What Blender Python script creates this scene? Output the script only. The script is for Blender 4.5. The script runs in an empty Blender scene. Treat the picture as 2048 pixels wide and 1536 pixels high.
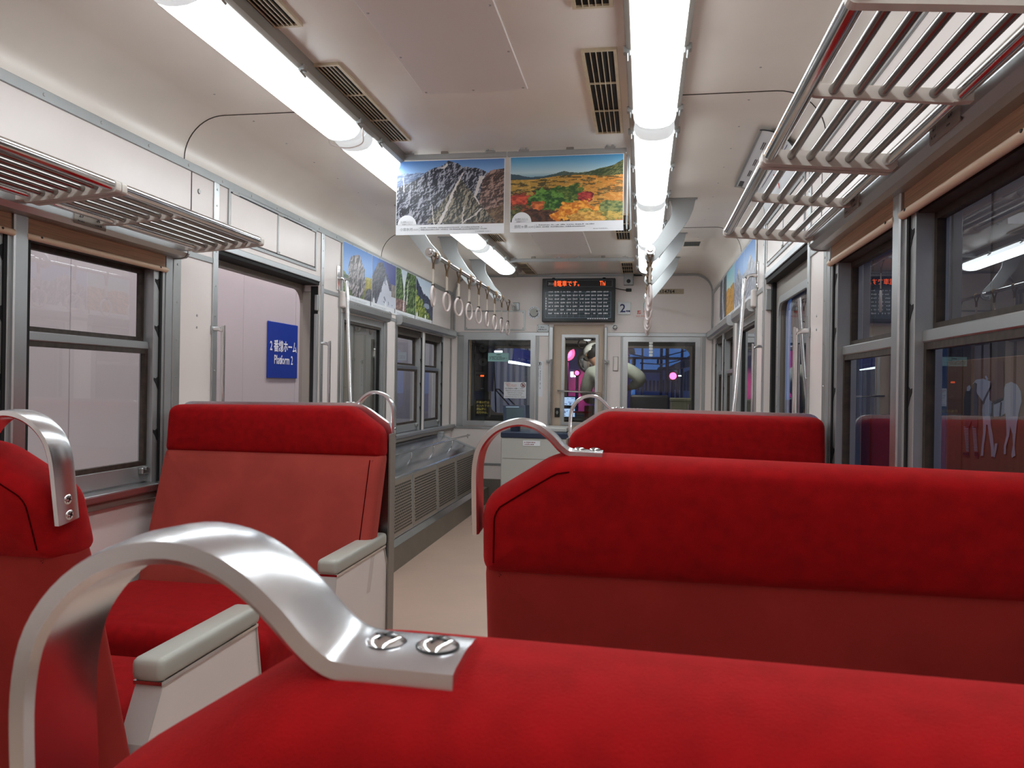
import bpy, bmesh, math, random
import numpy as np
from mathutils import Vector as V, Matrix
random.seed(4); RNG = np.random.default_rng(4)
SC = bpy.context.scene
COL = SC.collection
PI = math.pi

# ------------------------------------------------------------------ camera, sky, exposure
cam_data = bpy.data.cameras.new('camera')
cam = bpy.data.objects.new('camera', cam_data); COL.objects.link(cam)
YAW, PITCH, ROLL, FPX = 0.165537861, 0.000924917, 0.0154321351, 1571.16723
fw = V((-math.sin(YAW)*math.cos(PITCH), math.cos(YAW)*math.cos(PITCH), math.sin(PITCH)))
r0 = V((math.cos(YAW), math.sin(YAW), 0)); u0 = r0.cross(fw)
rt = r0*math.cos(ROLL) + u0*math.sin(ROLL); up = -r0*math.sin(ROLL) + u0*math.cos(ROLL)
m3 = Matrix((rt, up, -fw)).transposed()
cam.matrix_world = Matrix.Translation((0.6, 0, 1.14)) @ m3.to_4x4()
cam_data.sensor_width = 36; cam_data.lens = FPX/2048*36; cam_data.clip_start = 0.02; cam_data.clip_end = 400
cam_data.dof.use_dof = True; cam_data.dof.focus_distance = 2.4; cam_data.dof.aperture_fstop = 22
SC.camera = cam
world = bpy.data.worlds.new('dusk_sky'); SC.world = world; world.use_nodes = True
wn = world.node_tree; wn.nodes.clear()
wo = wn.nodes.new('ShaderNodeOutputWorld'); wb = wn.nodes.new('ShaderNodeBackground')
wt = wn.nodes.new('ShaderNodeTexCoord'); ws = wn.nodes.new('ShaderNodeSeparateXYZ'); wr = wn.nodes.new('ShaderNodeValToRGB')
wr.color_ramp.elements[0].position = 0.0; wr.color_ramp.elements[0].color = (.062, .17, .50, 1)
wr.color_ramp.elements[1].position = 0.5; wr.color_ramp.elements[1].color = (.02, .06, .24, 1)
wn.links.new(wt.outputs['Generated'], ws.inputs[0]); wn.links.new(ws.outputs['Z'], wr.inputs[0])
wn.links.new(wr.outputs[0], wb.inputs[0]); wn.links.new(wb.outputs[0], wo.inputs[0])
wb.inputs[1].default_value = 1.0
SC.view_settings.view_transform = 'Standard'; SC.view_settings.look = 'None'
SC.view_settings.exposure = 0.0; SC.view_settings.gamma = 1.0; SC.view_settings.use_curve_mapping = False
SC.cycles.use_denoising = True
SC.cycles.max_bounces = 10; SC.cycles.transparent_max_bounces = 24; SC.cycles.sample_clamp_indirect = 8
def area_light(name, loc, size, size_y, energy, color, rot=(0, 0, 0)):
    L = bpy.data.lights.new(name, 'AREA'); L.shape = 'RECTANGLE'; L.size = size; L.size_y = size_y; L.energy = energy; L.color = color
    o = bpy.data.objects.new(name, L); o.location = loc; o.rotation_euler = rot; COL.objects.link(o); return o
area_light('platform_canopy_light', (-1.75, 5.0, 3.2), .3, 14, 200, (1, .96, .95))       # strip lights under the platform roof, left of the train
area_light('mural_fill_light', (2.3, 5.5, 3.4), .3, 8, 70, (1, .84, .68))                      # unseen fill added to brighten the mural, between train and shed
area_light('cab_fill_light', (.25, 7.85, 1.95), .5, .2, 11, (1, .98, .93))            # unseen fill added under the cab roof to brighten the driver
LAMP = 12.5                     # brightness of the fluorescent diffusers

# ------------------------------------------------------------------ materials
def lin(c): return tuple(((x/255)/12.92 if x <= 10 else (((x/255)+.055)/1.055)**2.4) for x in c)
def mat(name, c, rough=.5, metal=0, spec=.5, var=0, vscale=8, bump=0, bscale=200, sheen=0, coat=0, emit=None, es=0, stretch=None, srgb=True):
    m = bpy.data.materials.new(name); m.use_nodes = True; nt = m.node_tree; b = nt.nodes['Principled BSDF']
    col = lin(c) if srgb else c
    b.inputs['Base Color'].default_value = (*col, 1); b.inputs['Roughness'].default_value = rough
    b.inputs['Metallic'].default_value = metal; b.inputs['Specular IOR Level'].default_value = spec
    if coat: b.inputs['Coat Weight'].default_value = coat; b.inputs['Coat Roughness'].default_value = .15
    if sheen:
        b.inputs['Sheen Weight'].default_value = sheen; b.inputs['Sheen Roughness'].default_value = .35
        b.inputs['Sheen Tint'].default_value = (*[min(1, x*2.5+.05) for x in col], 1)
    if emit: b.inputs['Emission Color'].default_value = (*emit, 1); b.inputs['Emission Strength'].default_value = es
    if var or bump:
        tc = nt.nodes.new('ShaderNodeTexCoord'); src = tc.outputs['Object']
        if stretch:
            mp = nt.nodes.new('ShaderNodeMapping'); mp.inputs['Scale'].default_value = stretch
            nt.links.new(src, mp.inputs[0]); src = mp.outputs[0]
    if var:
        n = nt.nodes.new('ShaderNodeTexNoise'); n.inputs['Scale'].default_value = vscale; n.inputs['Detail'].default_value = 5
        rp = nt.nodes.new('ShaderNodeValToRGB')
        rp.color_ramp.elements[0].position = .3; rp.color_ramp.elements[1].position = .7
        rp.color_ramp.elements[0].color = (*[x*(1-var) for x in col], 1); rp.color_ramp.elements[1].color = (*[min(1, x*(1+var)) for x in col], 1)
        nt.links.new(src, n.inputs['Vector']); nt.links.new(n.outputs[0], rp.inputs[0]); nt.links.new(rp.outputs[0], b.inputs['Base Color'])
    if bump:
        n2 = nt.nodes.new('ShaderNodeTexNoise'); n2.inputs['Scale'].default_value = bscale; n2.inputs['Detail'].default_value = 3
        bp = nt.nodes.new('ShaderNodeBump'); bp.inputs['Strength'].default_value = bump; bp.inputs['Distance'].default_value = .002
        nt.links.new(src, n2.inputs['Vector']); nt.links.new(n2.outputs[0], bp.inputs['Height']); nt.links.new(bp.outputs[0], b.inputs['Normal'])
    return m
def glass_mat(name, tint=(.93, .95, .95), rough=0.0):
    m = bpy.data.materials.new(name); m.use_nodes = True; nt = m.node_tree; nt.nodes.clear()
    o = nt.nodes.new('ShaderNodeOutputMaterial'); mx = nt.nodes.new('ShaderNodeMixShader'); t = nt.nodes.new('ShaderNodeBsdfTransparent')
    g = nt.nodes.new('ShaderNodeBsdfGlossy'); f = nt.nodes.new('ShaderNodeFresnel'); f.inputs[0].default_value = 1.5
    t.inputs[0].default_value = (*tint, 1); g.inputs['Roughness'].default_value = rough
    geo = nt.nodes.new('ShaderNodeNewGeometry'); mul = nt.nodes.new('ShaderNodeMath'); mul.operation = 'MULTIPLY'; inv = nt.nodes.new('ShaderNodeMath'); inv.operation = 'SUBTRACT'
    inv.inputs[0].default_value = 1.0; mul2 = 1.7; nt.links.new(geo.outputs['Backfacing'], inv.inputs[1])
    nt.links.new(f.outputs[0], mul.inputs[0]); nt.links.new(inv.outputs[0], mul.inputs[1])
    m2 = nt.nodes.new('ShaderNodeMath'); m2.operation = 'MULTIPLY'; m2.use_clamp = True; m2.inputs[1].default_value = mul2; nt.links.new(mul.outputs[0], m2.inputs[0]); nt.links.new(m2.outputs[0], mx.inputs[0]); nt.links.new(t.outputs[0], mx.inputs[1]); nt.links.new(g.outputs[0], mx.inputs[2]); nt.links.new(mx.outputs[0], o.inputs[0])
    return m
def paint_mat(name, rough=.35):
    m = bpy.data.materials.new(name); m.use_nodes = True; nt = m.node_tree; b = nt.nodes['Principled BSDF']
    a = nt.nodes.new('ShaderNodeAttribute'); a.attribute_name = 'ink'; nt.links.new(a.outputs['Color'], b.inputs['Base Color'])
    b.inputs['Roughness'].default_value = rough
    return m
M = dict(
 fadedflip=mat('worn_red_velour', (140, 40, 35), .9, spec=.12, var=.14, vscale=6, bump=.35, bscale=900, sheen=.5), satin=mat('satin_metal_edge', (190, 187, 182), .5, .25),
 taupe=mat('taupe_perforated_steel', (166, 156, 144), .4, .5), rodsteel=mat('rack_rod_steel', (150, 145, 142), .22, 1),
 wall=mat('cream_wall_laminate', (228, 218, 213), .32, spec=.5, var=.03, vscale=3),
 ceil=mat('cream_ceiling_laminate', (226, 217, 207), .27, spec=.5, var=.04, vscale=2.5),
 ceilplate=mat('mauve_grey_ceiling_plate', (214, 204, 199), .5, bump=.15, bscale=600),
 alu=mat('brushed_aluminium', (188, 190, 191), .36, 1, var=.05, vscale=6, stretch=(1, .1, 1)),
 aludull=mat('dull_aluminium', (168, 168, 166), .45, 1, var=.08, vscale=8),
 alupaint=mat('silver_painted_metal', (164, 166, 166), .38, .6, var=.04),
 cast=mat('polished_cast_aluminium', (226, 227, 230), .24, 1, var=.05, vscale=14, bump=.04, bscale=60),
 chrome=mat('chrome', (225, 225, 226), .12, 1),
 steel=mat('stainless_steel', (190, 192, 196), .16, 1, var=.04),
 greysteel=mat('grey_brown_painted_steel', (140, 132, 124), .45, .3),
 velour=mat('red_velour', (142, 9, 13), .9, spec=.12, var=.15, vscale=40, bump=.4, bscale=900, sheen=.62),
 faded=mat('faded_pinkish_velour', (158, 62, 54), .9, spec=.15, var=.14, vscale=6, bump=.35, bscale=900, sheen=.55),
 seamred=mat('dark_red_seam_thread', (62, 4, 6), 1, spec=0),
 floor=mat('tan_vinyl_floor', (184, 157, 140), .42, var=.05, vscale=4),
 kick=mat('brown_grey_floor_cove', (112, 104, 94), .5, var=.06),
 black=mat('black_rubber', (14, 14, 15), .5), darkslot=mat('dark_gap', (10, 9, 9), .8),
 gasket=mat('worn_brown_gasket', (52, 42, 34), .6, var=.5, vscale=40),
 blind=mat('woven_brown_blind', (170, 136, 108), .75, var=.22, vscale=60, stretch=(1, .08, 6)),
 rod=mat('beige_plastic_rod', (224, 198, 168), .4), cream=mat('cream_cast_metal', (196, 187, 178), .4, var=.06, vscale=20),
 ivory=mat('grey_ivory_plastic', (172, 172, 162), .35, spec=.5), ringw=mat('ivory_plastic_ring', (222, 208, 204), .35),
 web=mat('cream_webbing_strap', (205, 192, 178), .7), leather=mat('brown_leather_loop', (118, 92, 62), .6, var=.2, vscale=60),
 beige=mat('beige_vent_plastic', (188, 170, 142), .5, var=.1, vscale=30), glass=glass_mat('clear_glass'), glassdark=glass_mat('dusty_cab_glass', (.88, .9, .9)),
 paper=mat('white_paper', (228, 230, 234), .4), ink=mat('black_ink', (26, 26, 30), .6), greyink=mat('grey_ink', (120, 124, 130), .6), navyink=mat('navy_ink', (20, 30, 96), .5),
 redink=mat('red_orange_ink', (222, 98, 80), .6), darkred=mat('dark_red_ink', (120, 30, 34), .6), whiteink=mat('white_lettering', (232, 234, 240), .5), palelines=mat('pale_blue_print', (150, 172, 190), .5),
 bluesign=mat('deep_blue_sign', (18, 52, 150), .35), teal=mat('pale_teal_card', (150, 196, 194), .5), paint=paint_mat('printed_poster'),
 platwall=mat('pale_lilac_platform_panel', (196, 186, 186), .5, var=.03, vscale=1.5), corr=mat('corrugated_silver_sheet', (176, 178, 190), .4, .3),
 navy=mat('navy_blue_plastic', (34, 48, 72), .35), lightgrey=mat('light_grey_enamel', (184, 184, 178), .4, var=.02), screen=mat('grey_lcd_screen', (70, 86, 94), .12),
 boardblack=mat('black_display_housing', (20, 24, 28), .3), chart=mat('dark_teal_chart', (34, 50, 58), .25, var=.25, vscale=4),
 led=mat('orange_led', (255, 80, 40), emit=(1, .115, .02), es=1.8), diffuser=mat('lit_white_diffuser', (245, 248, 250), .3, emit=(.90, .97, 1.0), es=LAMP),
 diffend=mat('dim_diffuser_end', (225, 228, 228), .3, emit=(.90, .97, 1.0), es=LAMP*.04), diffside=mat('diffuser_side', (235, 238, 240), .3, emit=(.86, .95, 1.0), es=LAMP*.36), jacket=mat('grey_green_jacket', (158, 164, 152), .8, var=.08, vscale=30), skin=mat('skin', (196, 150, 124), .6),
 hair=mat('black_hair', (20, 18, 18), .6), trouser=mat('dark_trousers', (30, 32, 40), .8), capw=mat('white_cap_cloth', (222, 222, 214), .7), cabdark=mat('dark_cab_paint', (58, 62, 60), .5), cabseat=mat('black_vinyl', (24, 24, 26), .5),
 olive=mat('olive_grey_box', (120, 116, 92), .6), cabdoor=mat('beige_door_paint', (196, 176, 156), .4, var=.04), signalred=mat('red_signal_lens', (255, 30, 60), emit=(1, .07, .22), es=9), lampwhite=mat('white_outdoor_lamp', (255, 255, 255), emit=(.85, .95, 1), es=6),
 monitor=mat('lit_monitor_screen', (200, 220, 255), emit=(.42, .62, .95), es=.9), silhouette=mat('dark_steel_mast', (40, 50, 72), .8), bldg=mat('dusky_building', (126, 140, 172), .9, var=.1, vscale=1), bldg2=mat('slate_building', (108, 116, 156), .9),
 mural=mat('brown_mural_board', (104, 76, 52), .7, var=.12, vscale=2, stretch=(1, 6, .3)), horse=mat('pale_blue_white_print', (150, 160, 176), .7), saddle=mat('brown_saddle_print', (96, 62, 58), .7), stationdark=mat('dark_navy_cladding', (26, 28, 40), .7, var=.15, vscale=1.2),
 ballast=mat('blue_grey_ballast', (156, 170, 192), .95, var=.3, vscale=20), yellowink=mat('yellow_lettering', (206, 190, 96), .6), trainsilver=mat('silver_train_body', (140, 138, 150), .4, .5), redstripe=mat('red_train_stripe', (150, 20, 30), .5), mirror=mat('mirror_glass', (225, 225, 225), .03, 1), brownbox=mat('brown_lever_box', (92, 66, 54), .5))

# ------------------------------------------------------------------ helpers
WL = {}
def root(name, label, cat, loc, group=None, kind=None):
    o = bpy.data.objects.new(name, None); o.location = loc; o.empty_display_size = .05; COL.objects.link(o); WL[o.name] = V(loc)
    if kind: o['kind'] = kind
    if label: o['label'] = label
    if cat: o['category'] = cat
    if group: o['group'] = group
    return o
def ob(name, bm, m, parent=None, smooth=False, label=None, cat=None, group=None, kind=None):
    me = bpy.data.meshes.new(name)
    if isinstance(bm, bmesh.types.BMesh):
        bmesh.ops.recalc_face_normals(bm, faces=bm.faces[:]); bm.to_mesh(me); bm.free()
    else: me = bm
    o = bpy.data.objects.new(name, me); COL.objects.link(o)
    for k in (m if isinstance(m, (list, tuple)) else [m]): me.materials.append(k)
    if parent: off = WL[parent.name]; o.parent = parent
    else:
        c = [v.co for v in me.vertices]
        off = V(((min(p.x for p in c)+max(p.x for p in c))/2, (min(p.y for p in c)+max(p.y for p in c))/2, min(p.z for p in c))); o.location = off
    me.transform(Matrix.Translation(-off)); WL[o.name] = V(off)
    if smooth:
        me.polygons.foreach_set('use_smooth', [True]*len(me.polygons))
        try: me.set_sharp_from_angle(angle=math.radians(40))
        except Exception: pass
    if label: o['label'] = label
    if cat: o['category'] = cat
    if group: o['group'] = group
    if kind: o['kind'] = kind
    return o
def dup(rt_, delta, label=None, group=None):
    n = rt_.copy(); COL.objects.link(n); n.location = rt_.location + V(delta); WL[n.name] = WL[rt_.name] + V(delta)
    if label: n['label'] = label
    if group: n['group'] = group
    for ch in list(rt_.children):
        c = ch.copy(); COL.objects.link(c); c.parent = n
        for g in list(ch.children):
            d = g.copy(); COL.objects.link(d); d.parent = c
    return n
def B(): return bmesh.new()
def box(bm, x0, x1, y0, y1, z0, z1, bev=0, seg=2, mi=0):
    r = bmesh.ops.create_cube(bm, size=1, matrix=Matrix.Translation(((x0+x1)/2, (y0+y1)/2, (z0+z1)/2)) @ Matrix.Diagonal((abs(x1-x0), abs(y1-y0), abs(z1-z0), 1)))
    fs = {f for v in r['verts'] for f in v.link_faces}
    if mi:
        for f in fs: f.material_index = mi
    if bev: bmesh.ops.bevel(bm, geom=list({e for v in r['verts'] for e in v.link_edges}), offset=bev, segments=seg, affect='EDGES', profile=.5)
    return bm
def bx(x0, x1, y0, y1, z0, z1, bev=0, seg=2): return box(B(), x0, x1, y0, y1, z0, z1, bev, seg)
def cyl(bm, p, q, r, r2=None, seg=12, mi=0):
    p, q = V(p), V(q); d = q-p; L = d.length
    mtx = Matrix.Translation((p+q)/2) @ d.to_track_quat('Z', 'Y').to_matrix().to_4x4()
    k = bmesh.ops.create_cone(bm, cap_ends=True, segments=seg, radius1=r, radius2=r if r2 is None else r2, depth=L, matrix=mtx)
    if mi:
        for f in {f for v in k['verts'] for f in v.link_faces}: f.material_index = mi
    return bm
def sphere(bm, c, r, sc=(1, 1, 1), seg=12):
    bmesh.ops.create_uvsphere(bm, u_segments=seg, v_segments=max(6, seg//2+2), radius=r, matrix=Matrix.Translation(c) @ Matrix.Diagonal((*sc, 1)))
    return bm
def smooth_path(pts, n=6, closed=False):
    P = [V(p) for p in pts]; out = []
    N = len(P)
    for i in range(N if closed else N-1):
        if closed: a, b, c, d = P[i-1], P[i], P[(i+1) % N], P[(i+2) % N]
        else: a, b, c, d = P[max(i-1, 0)], P[i], P[i+1], P[min(i+2, N-1)]
        for k in range(n):
            t = k/n
            out.append(.5*((2*b)+(c-a)*t+(2*a-5*b+4*c-d)*t*t+(3*b-a-3*c+d)*t**3))
    if not closed: out.append(P[-1])
    return out
def sweep(bm, pts, section, side, closed=False, cap=True, scales=None):
    """sweep a 2-D section (list of (a,b)); a runs along 'side' (fixed direction), b along tangent x side"""
    P = [V(p) for p in pts]; N = len(P); rings = []; side = V(side).normalized()
    for i in range(N):
        t = (P[(i+1) % N]-P[i-1]) if closed else (P[min(i+1, N-1)]-P[max(i-1, 0)])
        t.normalize(); s = (side - t*side.dot(t)).normalized(); n = t.cross(s); k = scales[i] if scales else 1
        rings.append([bm.verts.new(P[i]+s*a*k+n*b*k) for a, b in section])
    m = len(section)
    for i in range(N if closed else N-1):
        A, C = rings[i], rings[(i+1) % N]
        for j in range(m): bm.faces.new((A[j], A[(j+1) % m], C[(j+1) % m], C[j]))
    if cap and not closed: bm.faces.new(rings[0][::-1]); bm.faces.new(rings[-1])
    return bm
def tube(bm, pts, r, seg=10, closed=False):
    d = (V(pts[1])-V(pts[0])).normalized(); s = V((0, 0, 1)) if abs(d.z) < .8 else V((0, 1, 0))
    P = [V(p) for p in pts]; N = len(P); rings = []
    for i in range(N):
        t = (P[(i+1) % N]-P[i-1]) if closed else (P[min(i+1, N-1)]-P[max(i-1, 0)])
        t.normalize(); s = (s - t*s.dot(t)).normalized(); n = t.cross(s)
        rings.append([bm.verts.new(P[i]+s*r*math.cos(2*PI*j/seg)+n*r*math.sin(2*PI*j/seg)) for j in range(seg)])
    for i in range(N if closed else N-1):
        A, C = rings[i], rings[(i+1) % N]
        for j in range(seg): bm.faces.new((A[j], A[(j+1) % seg], C[(j+1) % seg], C[j]))
    if not closed: bm.faces.new(rings[0][::-1]); bm.faces.new(rings[-1])
    return bm
def prism(bm, pts, d, mi=0):
    """closed polygon of 3-D points extruded by vector d"""
    a = [bm.verts.new(V(p)) for p in pts]; b = [bm.verts.new(V(p)+V(d)) for p in pts]; n = len(a)
    fs = [bm.faces.new(a), bm.faces.new(b[::-1])]+[bm.faces.new((a[i], b[i], b[(i+1) % n], a[(i+1) % n])) for i in range(n)]
    for f in fs: f.material_index = mi
    return bm
def rrect(w, h, r, n=4):
    out = []
    for cx, cy, a in ((w-r, h-r, 0), (r, h-r, 90), (r, r, 180), (w-r, r, 270)):
        for i in range(n+1):
            t = math.radians(a+90*i/n); out.append((cx+r*math.cos(t), cy+r*math.sin(t)))
    return out
def ringframe(bm, outer, inner, d, f):
    """frame between two same-length 2-D loops, extruded by d; f maps (a,b) to 3-D"""
    n = len(outer); O = [bm.verts.new(f(*p)) for p in outer]; I = [bm.verts.new(f(*p)) for p in inner]
    O2 = [bm.verts.new(f(*p)+V(d)) for p in outer]; I2 = [bm.verts.new(f(*p)+V(d)) for p in inner]
    for i in range(n):
        j = (i+1) % n
        for q in ((O[i], O[j], I[j], I[i]), (O2[j], O2[i], I2[i], I2[j]), (O[j], O[i], O2[i], O2[j]), (I[i], I[j], I2[j], I2[i])): bm.faces.new(q)
    return bm
def rect_frame(bm, w, h, t, d, f): return ringframe(bm, [(0, 0), (w, 0), (w, h), (0, h)], [(t, t), (w-t, t), (w-t, h-t), (t, h-t)], d, f)
def plane_map(o, r, u): o, r, u = V(o), V(r), V(u); return lambda a, b: o+r*a+u*b
def quad(bm, o, r, u, w, h, mi=0):
    o, r, u = V(o), V(r), V(u)
    f = bm.faces.new([bm.verts.new(p) for p in (o, o+r*w, o+r*w+u*h, o+u*h)]); f.material_index = mi
    return bm
def text(name, s, size, o, r, u, m, parent=None, align='LEFT', sx=1, bold=0, **kw):
    cu = bpy.data.curves.new(name, 'FONT'); cu.body = s; cu.size = size; cu.align_x = align; cu.resolution_u = 2; cu.offset = bold
    t = bpy.data.objects.new('lettering', cu); COL.objects.link(t)
    bpy.context.view_layer.update()
    me = bpy.data.meshes.new_from_object(t.evaluated_get(bpy.context.evaluated_depsgraph_get()))
    bpy.data.objects.remove(t); bpy.data.curves.remove(cu)
    r, u = V(r), V(u); n = r.cross(u)
    me.transform(Matrix.Translation(V(o)) @ Matrix((r*sx, u, n)).transposed().to_4x4())
    me.name = name; me.materials.clear()
    return ob(name, me, m, parent, **kw)
def small_print(name, o, r, u, w, h, n, m, parent, fill=.5, seed=1, vertical=False):
    """n lines of print too small to read, as rows of little marks"""
    R = random.Random(seed); bm = B(); o, r, u = V(o), V(r), V(u); lh = h/n
    if vertical: r, u, w, h = -u, r, h, w; o = o - r*w; lh = h/n; 
    for i in range(n):
        x = 0; end = w*R.uniform(.6, 1)
        while x < end:
            L = lh*R.uniform(.25, .7)
            quad(bm, o+r*x+u*(h-(i+1)*lh+lh*(1-fill)/2), r, u, min(L, w-x), lh*fill*R.uniform(.6, 1)); x += L+lh*R.uniform(.1, .3)
            if R.random() < .08: x += lh*.7
    return ob(name, bm, m, parent)
def fbm(nx, ny, scale, octaves=5, seed=0, sx=1, sy=1):
    g = np.random.default_rng(seed); out = np.zeros((ny, nx)); amp = 1; tot = 0
    for o in range(octaves):
        kx, ky = max(1, int(scale*sx*2**o)), max(1, int(scale*sy*2**o)); G = g.random((ky+2, kx+2))
        x = np.linspace(0, kx, nx, endpoint=False); y = np.linspace(0, ky, ny, endpoint=False)
        xi, yi = x.astype(int), y.astype(int); fx, fy = x-xi, y-yi; fx = fx*fx*(3-2*fx); fy = fy*fy*(3-2*fy)
        a = G[yi][:, xi]; b = G[yi][:, xi+1]; c = G[yi+1][:, xi]; d = G[yi+1][:, xi+1]
        out += amp*((a*(1-fx)+b*fx)*(1-fy)[:, None]+(c*(1-fx)+d*fx)*fy[:, None]); tot += amp; amp *= .55
    return out/tot
def picture(name, rgb, f, parent, m=None):
    """rgb: ny x nx x 3 sRGB 0..255 (row 0 at the top); f maps (a,b) in 0..1 to 3-D"""
    ny, nx = rgb.shape[:2]
    c = np.clip(rgb/255, 0, 1); c = np.where(c <= .04045, c/12.92, ((c+.055)/1.055)**2.4)
    vs = [f(i/nx, 1-j/ny) for j in range(ny+1) for i in range(nx+1)]
    idx = np.arange(ny*nx); j, i = idx//nx, idx % nx; a = j*(nx+1)+i
    fc = np.stack([a, a+nx+1, a+nx+2, a+1], 1)
    me = bpy.data.meshes.new(name); me.from_pydata(vs, [], fc.tolist())
    at = me.attributes.new('ink', 'FLOAT_COLOR', 'CORNER')
    cc = np.ones((ny*nx, 4, 4)); cc[:, :, :3] = c.reshape(-1, 1, 3); at.data.foreach_set('color', cc.astype(np.float32).ravel())
    return ob(name, me, m or M['paint'], parent)
def mixc(a, b, t): t = np.clip(t, 0, 1)[..., None]; return a*(1-t)+b*t
def grid_wall(name, f, us, vs, holes, depth, m, extra=None):
    """solid wall in (u,v) with rectangular holes; f(u,v) -> point on the inner face; depth: vector to the outer face"""
    U = sorted(set(list(us)+[h[0] for h in holes]+[h[1] for h in holes])); W = sorted(set(list(vs)+[h[2] for h in holes]+[h[3] for h in holes]))
    U = [u for u in U if us[0] <= u <= us[1]]; W = [w for w in W if vs[0] <= w <= vs[1]]
    def solid(i, j):
        if i < 0 or j < 0 or i >= len(U)-1 or j >= len(W)-1: return False
        cu, cv = (U[i]+U[i+1])/2, (W[j]+W[j+1])/2
        return not any(h[0] < cu < h[1] and h[2] < cv < h[3] for h in holes)
    bm = B(); ci = {}; d = V(depth)
    def v(i, j, k):
        if (i, j, k) not in ci: ci[i, j, k] = bm.verts.new(f(U[i], W[j])+d*k)
        return ci[i, j, k]
    for i in range(len(U)-1):
        for j in range(len(W)-1):
            if not solid(i, j): continue
            bm.faces.new((v(i, j, 0), v(i+1, j, 0), v(i+1, j+1, 0), v(i, j+1, 0))); bm.faces.new((v(i, j, 1), v(i, j+1, 1), v(i+1, j+1, 1), v(i+1, j, 1)))
            for di, dj, p, q in ((-1, 0, (i, j), (i, j+1)), (1, 0, (i+1, j), (i+1, j+1)), (0, -1, (i, j), (i+1, j)), (0, 1, (i, j+1), (i+1, j+1))):
                if not solid(i+di, j+dj): bm.faces.new((v(*p, 0), v(*q, 0), v(*q, 1), v(*p, 1)))
    return ob(name, bm, m, kind='structure')
def screw(bm, c, n, r, mi=0):
    c, n = V(c), V(n).normalized(); return cyl(bm, c, c+n*r*.35, r, r*.7, 8, mi)

# ------------------------------------------------------------------ the carriage shell
YB, YE = -3.0, 7.5
WX = {-1: -1.25, 1: 1.225}
ZC = 2.205
side_name = {-1: 'left', 1: 'right'}
DOOR = (3.19, 4.29, .02, 1.715)
WINS = [(1.36, 2.045, .745, 1.62), (2.095, 2.80, .745, 1.62)]
WA = (4.63, 5.45, .745, 1.575); WB = [(5.73, 6.44, .745, 1.575), (6.50, 7.13, .745, 1.575)]
ob('floor', bx(-1.36, 1.34, YB, YE+.03, -.08, 0), M['floor'], kind='structure')
prof = []
for i in range(13):
    a = PI/2*i/12; prof.append((-1, i))
def ceil_profile():
    L = []
    for i in range(13):
        a = PI/2*(1-i/12); L.append((-1.25+.17*(1-math.sin(a)), 2.035+.17*math.cos(a)))
    for i in range(13):
        a = PI/2*i/12; L.append((1.225-.17*(1-math.sin(a)), 2.035+.17*math.cos(a)))
    return L
cp = ceil_profile(); bm = B()
lo = [(bm.verts.new((x, YB, z)), bm.verts.new((x, YE+.02, z))) for x, z in cp]
hi = [(bm.verts.new((x*1.06, YB, z+.1)), bm.verts.new((x*1.06, YE+.02, z+.1))) for x, z in cp]
for L in (lo, hi):
    for (a, b), (c, d) in zip(L, L[1:]): bm.faces.new((a, b, d, c))
for k in (0, -1): bm.faces.new((lo[k][0], lo[k][1], hi[k][1], hi[k][0]))
ceiling = ob('ceiling', bm, M['ceil'], smooth=True, kind='structure')
for yy in (.49, 2.919, 5.35):               # joints between the ceiling sheets
    for sgn in (0, 1):
        seg = cp[:14] if not sgn else cp[12:]
        seg = [(x, z) for x, z in seg]
        if not sgn: seg = seg[:13]+[(-.72, ZC)]
        else: seg = [(.72, ZC)]+seg[1:]
        cx = 0
        P = [V((x+(.0012 if x < 0 else -.0012), yy, z-.0012)) for x, z in seg]
        ob('joint', sweep(B(), P, [(.0018, -.0012), (.0018, .0012), (-.0018, .0012), (-.0018, -.0012)], (0, 1, 0)), M['gasket'], ceiling)
for y0, y1 in ((.9, 2.785), (4.75, 6.29)):  # screwed-on plates in the middle of the ceiling
    p = ob('ceiling_plate', bx(-.209, .176, y0, y1, ZC-.006, ZC+.01, .002, 1), M['ceilplate'], ceiling)
    bm = B(); n = max(4, int((y1-y0)/.31))
    for i in range(n+1):
        for x in (-.195, .162): screw(bm, (x, y0+.02+(y1-y0-.04)*i/n, ZC-.006), (0, 0, -1), .005)
    screw(bm, (-.02, y1-.02, ZC-.006), (0, 0, -1), .005)
    ob('plate_screws', bm, M['aludull'], p)
bm = B()
for s in (-1, 1):
    for y in np.arange(2.7, 6.9, .30): screw(bm, (s*.98+(-.012), float(y), ZC-.0005), (0, 0, -1), .0045)
ob('ceiling_screws', bm, M['aludull'], ceiling)

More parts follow.
